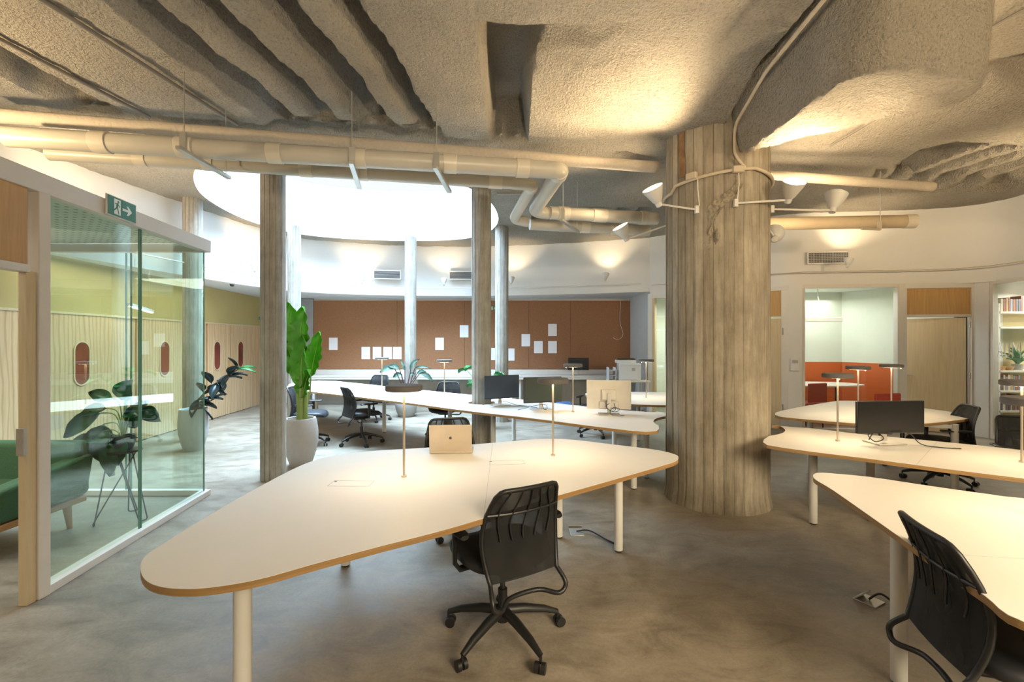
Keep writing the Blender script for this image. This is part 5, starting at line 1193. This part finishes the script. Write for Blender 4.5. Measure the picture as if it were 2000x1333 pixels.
# ================================================================== GLASS ROOM LAMP, MEETING ROOM, OFFICE, LIBRARY
pl = thing('tube_pendant', 'long lit tube lamp hanging in the corridor behind the glass room', 'lamp', (-5.2, 6.4, 2.02), math.radians(-60))
MB().box((0, 0, 0.02), (1.5, 0.05, 0.035)).build('lamp_body', frame_white, pl); MB().box((0, 0, -0.002), (1.46, 0.035, 0.012)).build('lit_tube', led_white, pl)
for x in (-0.5, 0.5): MB().cyl((x, 0, 0.03), (x, 0, 0.64), 0.002, n=6).build('suspension_wire', zinc, pl)
ml = thing('tube_pendant', 'pale bar lamp hanging inside the meeting room', 'lamp', (5.65, 8.9, 2.0))
MB().box((0, 0, 0), (1.6, 0.06, 0.09)).build('lamp_body', frame_white, ml, bevel=0.006); MB().tube(catmull([(0.35, 0, 0.05), (0.42, 0, 0.2), (0.34, 0, 0.4), (0.33, 0, 0.6)], 5, False), 0.008, 6).build('cord', cable_white, ml)
mt = thing('meeting_table', 'white meeting table seen through the meeting room window', 'table', (5.90, 8.90, 0))
MB().prism(catmull([(-0.75, -0.4), (0.5, -0.42), (0.85, -0.1), (0.55, 0.35), (-0.75, 0.4)], 5), 0.725, 0.75).build('tabletop', frame_white, mt)
for x, y in ((-0.5, 0), (0.45, 0.0)): MB().cyl((x, y, 0), (x, y, 0.725), 0.03).build('leg', wire_black, mt)
rc = thing('red_chair', 'red chair beside the meeting table', 'chair', (5.36, 8.28, 0), 0.3)
MB().box((0, 0, 0.45), (0.44, 0.42, 0.06)).build('seat', red_chair, rc, bevel=0.02); MB().box((0, -0.21, 0.66), (0.42, 0.04, 0.34)).build('backrest', red_chair, rc, bevel=0.015)
for x, y in ((-.18, -.17), (.18, -.17), (-.18, .17), (.18, .17)): MB().cyl((x, y, 0), (x, y, 0.43), 0.012, n=10).build('leg', wire_black, rc)
dup(rc, (5.42, 6.32, 0), 3.3, 'red chair back just showing behind the rear right desk')
# library shelves
LX, LY, LR = 8.62, 7.93, math.radians(-71)          # shelf faces the window
sh = thing('bookshelf', 'white bookshelf with books seen through the library window at the right edge', 'bookshelf', (8.95, 7.62, 0), math.radians(0))
for z in (0.42, 0.75, 1.08, 1.80, 2.05): MB().box((0, 0, z), (1.9, 0.30, 0.03)).build('shelf_board', frame_white, sh)
for x in (-0.95, 0.95): MB().box((x, 0, 1.1), (0.03, 0.30, 2.2)).build('side_panel', frame_white, sh)
MB().box((0, 0.15, 1.1), (1.9, 0.01, 2.2)).build('back_panel', olive, sh)
bc = [(0.10, 0.10, 0.16), (0.55, 0.50, 0.42), (0.30, 0.12, 0.08), (0.65, 0.58, 0.45), (0.12, 0.12, 0.12), (0.50, 0.36, 0.18), (0.25, 0.30, 0.36)]
bms = [plain('book cover %s' % c_, c, 0.6) for c_, c in zip(('navy', 'cream', 'maroon', 'ivory', 'black', 'tan', 'slate'), bc)]
cn_ = ('navy', 'cream', 'maroon', 'ivory', 'black', 'tan', 'slate blue')
ordn = ('top', 'second lowest', 'lowest')
wn_ = ['leaning at the left end', 'beside the leftmost book', 'a little left of the middle', 'in the middle', 'right of the middle', 'at the right of the row']
for si, z in enumerate((2.066, 0.766, 0.436)):
    x = -0.90
    for k in range(14 if si == 0 else 9):
        wd = rr.uniform(0.025, 0.045); ht = rr.uniform(0.19, 0.26); ci = rr.randrange(7)
        b = MB().box((0, 0, ht / 2), (wd, 0.17, ht)).build('book', bms[ci], loc=(8.95 + x + wd / 2, 7.58, z), bevel=0.002)
        tag(b, '%s book standing on the %s library shelf behind the right glass' % (cn_[ci], ordn[si]), 'book', '%s books on the %s library shelf' % (cn_[ci], ordn[si])); x += wd + 0.006
for k, x in enumerate((-0.84, -0.70)):
    bwl = MB().lathe([(0, 0), (0.035, 0), (0.062, 0.06), (0.058, 0.062), (0.03, 0.010), (0, 0.008)], 24).build('wooden_bowl', oak, loc=(8.95 + x, 7.55, 1.096)); tag(bwl, ('brown bowl at the left end of the library shelf', 'brown bowl, second on the library shelf')[k], 'bowl')
ct = thing('library_table', 'table with a brown wooden side panel behind the library window', 'table', (8.15, 7.15, 0))
MB().box((0.05, 0, 0.42), (0.42, 0.04, 0.34)).build('side_panel', oak, ct, bevel=0.004); MB().box((0.05, -0.02, 0.605), (0.46, 0.42, 0.03)).build('tabletop', frame_white, ct)
for x in (-0.05, 0.15): MB().cyl((x, 0.0, 0), (x, 0.0, 0.25), 0.016).build('leg', steel_white, ct)
tag(MB().box((8.85, 6.2, 0.006), (1.7, 1.2, 0.012)).build('rug', rug_m), 'green rug on the library floor', 'rug')
fp = plant('leafy_plant', 'green leafy plant on the library shelf behind the glass', (8.42, 7.58, 1.136))
MB().lathe([(0, -0.04), (0.06, -0.04), (0.075, 0.06), (0.07, 0.06)], 20).build('pot', pot_grey, fp)
for k in range(16):
    a = 2 * PI * k / 16; q = 0.08 + 0.03 * (k % 4); g, fn = leaf_mesh((0.02 * math.cos(a), 0.02 * math.sin(a), 0.06), (q * 2 * math.cos(a), q * math.sin(a), 0.14 + 0.05 * (k % 5)), 0.07, 0.2, 0, 0, 0.8, 4, 8); g.build('leaf', leaf_mid, fp, smooth=60)
# white lettering brushed on the library glass
def strokes(name, label, segs, origin, ux, mat, r=0.006):
    m = MB()
    for s in segs:
        m.tube([Vector(origin) + Vector(ux) * a + Vector((0, 0, 1)) * b for a, b in s], r, 6)
    o = m.build(name, mat); return tag(o, label, 'lettering')
segs = [[(0.0, 0.0), (0.05, 0.24), (0.10, 0.0)], [(0.02, 0.09), (0.09, 0.09)], [(0.15, 0.24), (0.15, 0.05), (0.19, 0.0), (0.24, 0.05), (0.24, 0.24)], [(0.30, 0.0), (0.31, 0.24), (0.38, 0.10), (0.45, 0.24), (0.46, 0.0)]]
strokes('glass_lettering', 'white hand painted capitals AUM on the library glass', segs, (7.79, 7.30, 1.32), (0.0, -0.72, 0), paper, 0.007)

# printers
pt_ = thing('side_table', 'white side table carrying the printer in the right corner', 'table', (2.50, 9.85, 0))
MB().box((0, 0, 0.725), (0.80, 0.62, 0.03)).build('tabletop', frame_white, pt_, bevel=0.003)
for x, y in ((-.36, -.27), (.36, -.27), (-.36, .27), (.36, .27)): MB().box((x, y, 0.355), (0.04, 0.04, 0.71)).build('leg', steel_white, pt_)
pr = thing('printer', 'white multifunction printer on the side table', 'printer', (2.50, 9.85, 0.74), math.radians(-8))
MB().box((0.02, 0, 0.18), (0.46, 0.42, 0.36)).build('body', printer_m, pr, bevel=0.02); MB().box((0.02, -0.215, 0.34), (0.44, 0.02, 0.03)).build('output_slot', printer_m, pr, bevel=0.006)
MB().box((0.02, -0.213, 0.13), (0.36, 0.008, 0.20)).build('paper_tray', printer_m, pr, bevel=0.004); MB().box((0.10, -0.219, 0.24), (0.07, 0.004, 0.06)).build('control_panel', grille_m, pr)
p2 = thing('scanner', 'small dark topped scanner on top of the printer', 'scanner', (2.46, 9.88, 1.10), math.radians(-4))
MB().box((0, 0, 0.035), (0.40, 0.32, 0.07)).build('body', printer_m, p2, bevel=0.008); MB().box((0.02, -0.02, 0.085), (0.34, 0.26, 0.035)).build('lid', black_plastic, p2, bevel=0.008)
p3 = thing('paper_tray', 'pale open letter tray left of the printer', 'tray', (2.13, 9.78, 0.74))
for z in (0.0, 0.10, 0.20): MB().box((0, 0, z + 0.01), (0.14, 0.26, 0.008)).build('tray_shelf', printer_m, p3)
MB().box((-0.07, 0, 0.14), (0.006, 0.26, 0.28)).build('side_panel', printer_m, p3); MB().box((0.07, 0, 0.14), (0.006, 0.26, 0.28)).build('side_panel', printer_m, p3)
tag(MB().box((0, 0, 0.17), (0.30, 0.34, 0.34)).build('storage_box', blue_plastic, loc=(1.05, 9.2, 0.0), bevel=0.02), 'blue box on the floor behind the long desk', 'box')
tag(MB().tube(catmull([(2.75, 11.476, 2.66), (2.72, 11.476, 2.1), (2.80, 11.476, 1.75), (2.68, 11.476, 1.62), (2.55, 11.476, 1.66)], 6, False), 0.006, 6).build('cable', cable_white), 'loose white cable hanging down the right end of the cork wall', 'cable')

# floor outlets with their cables
fo = thing('floor_outlet', 'silver floor outlet under the right end of the front desk', 'outlet', (*site(1126, 1041, 0), 0))
MB().box((0, 0, 0.004), (0.11, 0.14, 0.008)).build('cover_plate', zinc, fo, bevel=0.002); MB().box((0.0, 0.09, 0.012), (0.11, 0.006, 0.03), Matrix.Rotation(0.5, 3, 'X')).build('open_lid', zinc, fo)
x0, y0 = site(1126, 1041, 0); tag(MB().tube(catmull([(x0, y0, 0.012), (x0 + 0.1, y0 - 0.03, 0.03), (x0 + 0.22, y0 - 0.17, 0.012), (x0 + 0.30, y0 - 0.24, 0.012), (x0 + 0.305, y0 - 0.2, 0.06)], 6, False), 0.006, 8).build('cable', cable_m), 'black cable from the floor outlet to the desk leg', 'cable')
fo = thing('floor_outlet', 'silver floor outlet beside the chair at the lower right', 'outlet', (*site(1697, 1175, 0), 0), 0.5)
MB().box((0, 0, 0.004), (0.12, 0.12, 0.008)).build('cover_plate', zinc, fo, bevel=0.002); MB().box((-0.01, 0.03, 0.03), (0.10, 0.006, 0.06), Matrix.Rotation(0.8, 3, 'X')).build('open_lid', zinc, fo)
x0, y0 = site(1697, 1175, 0); tag(MB().tube(catmull([(x0, y0, 0.012), (x0 + 0.05, y0 - 0.03, 0.06), (x0 + 0.10, y0 - 0.10, 0.02), (x0 + 0.13, y0 - 0.2, 0.012)], 6, False), 0.006, 8).build('cable', cable_m), 'black cable from the lower right floor outlet', 'cable')
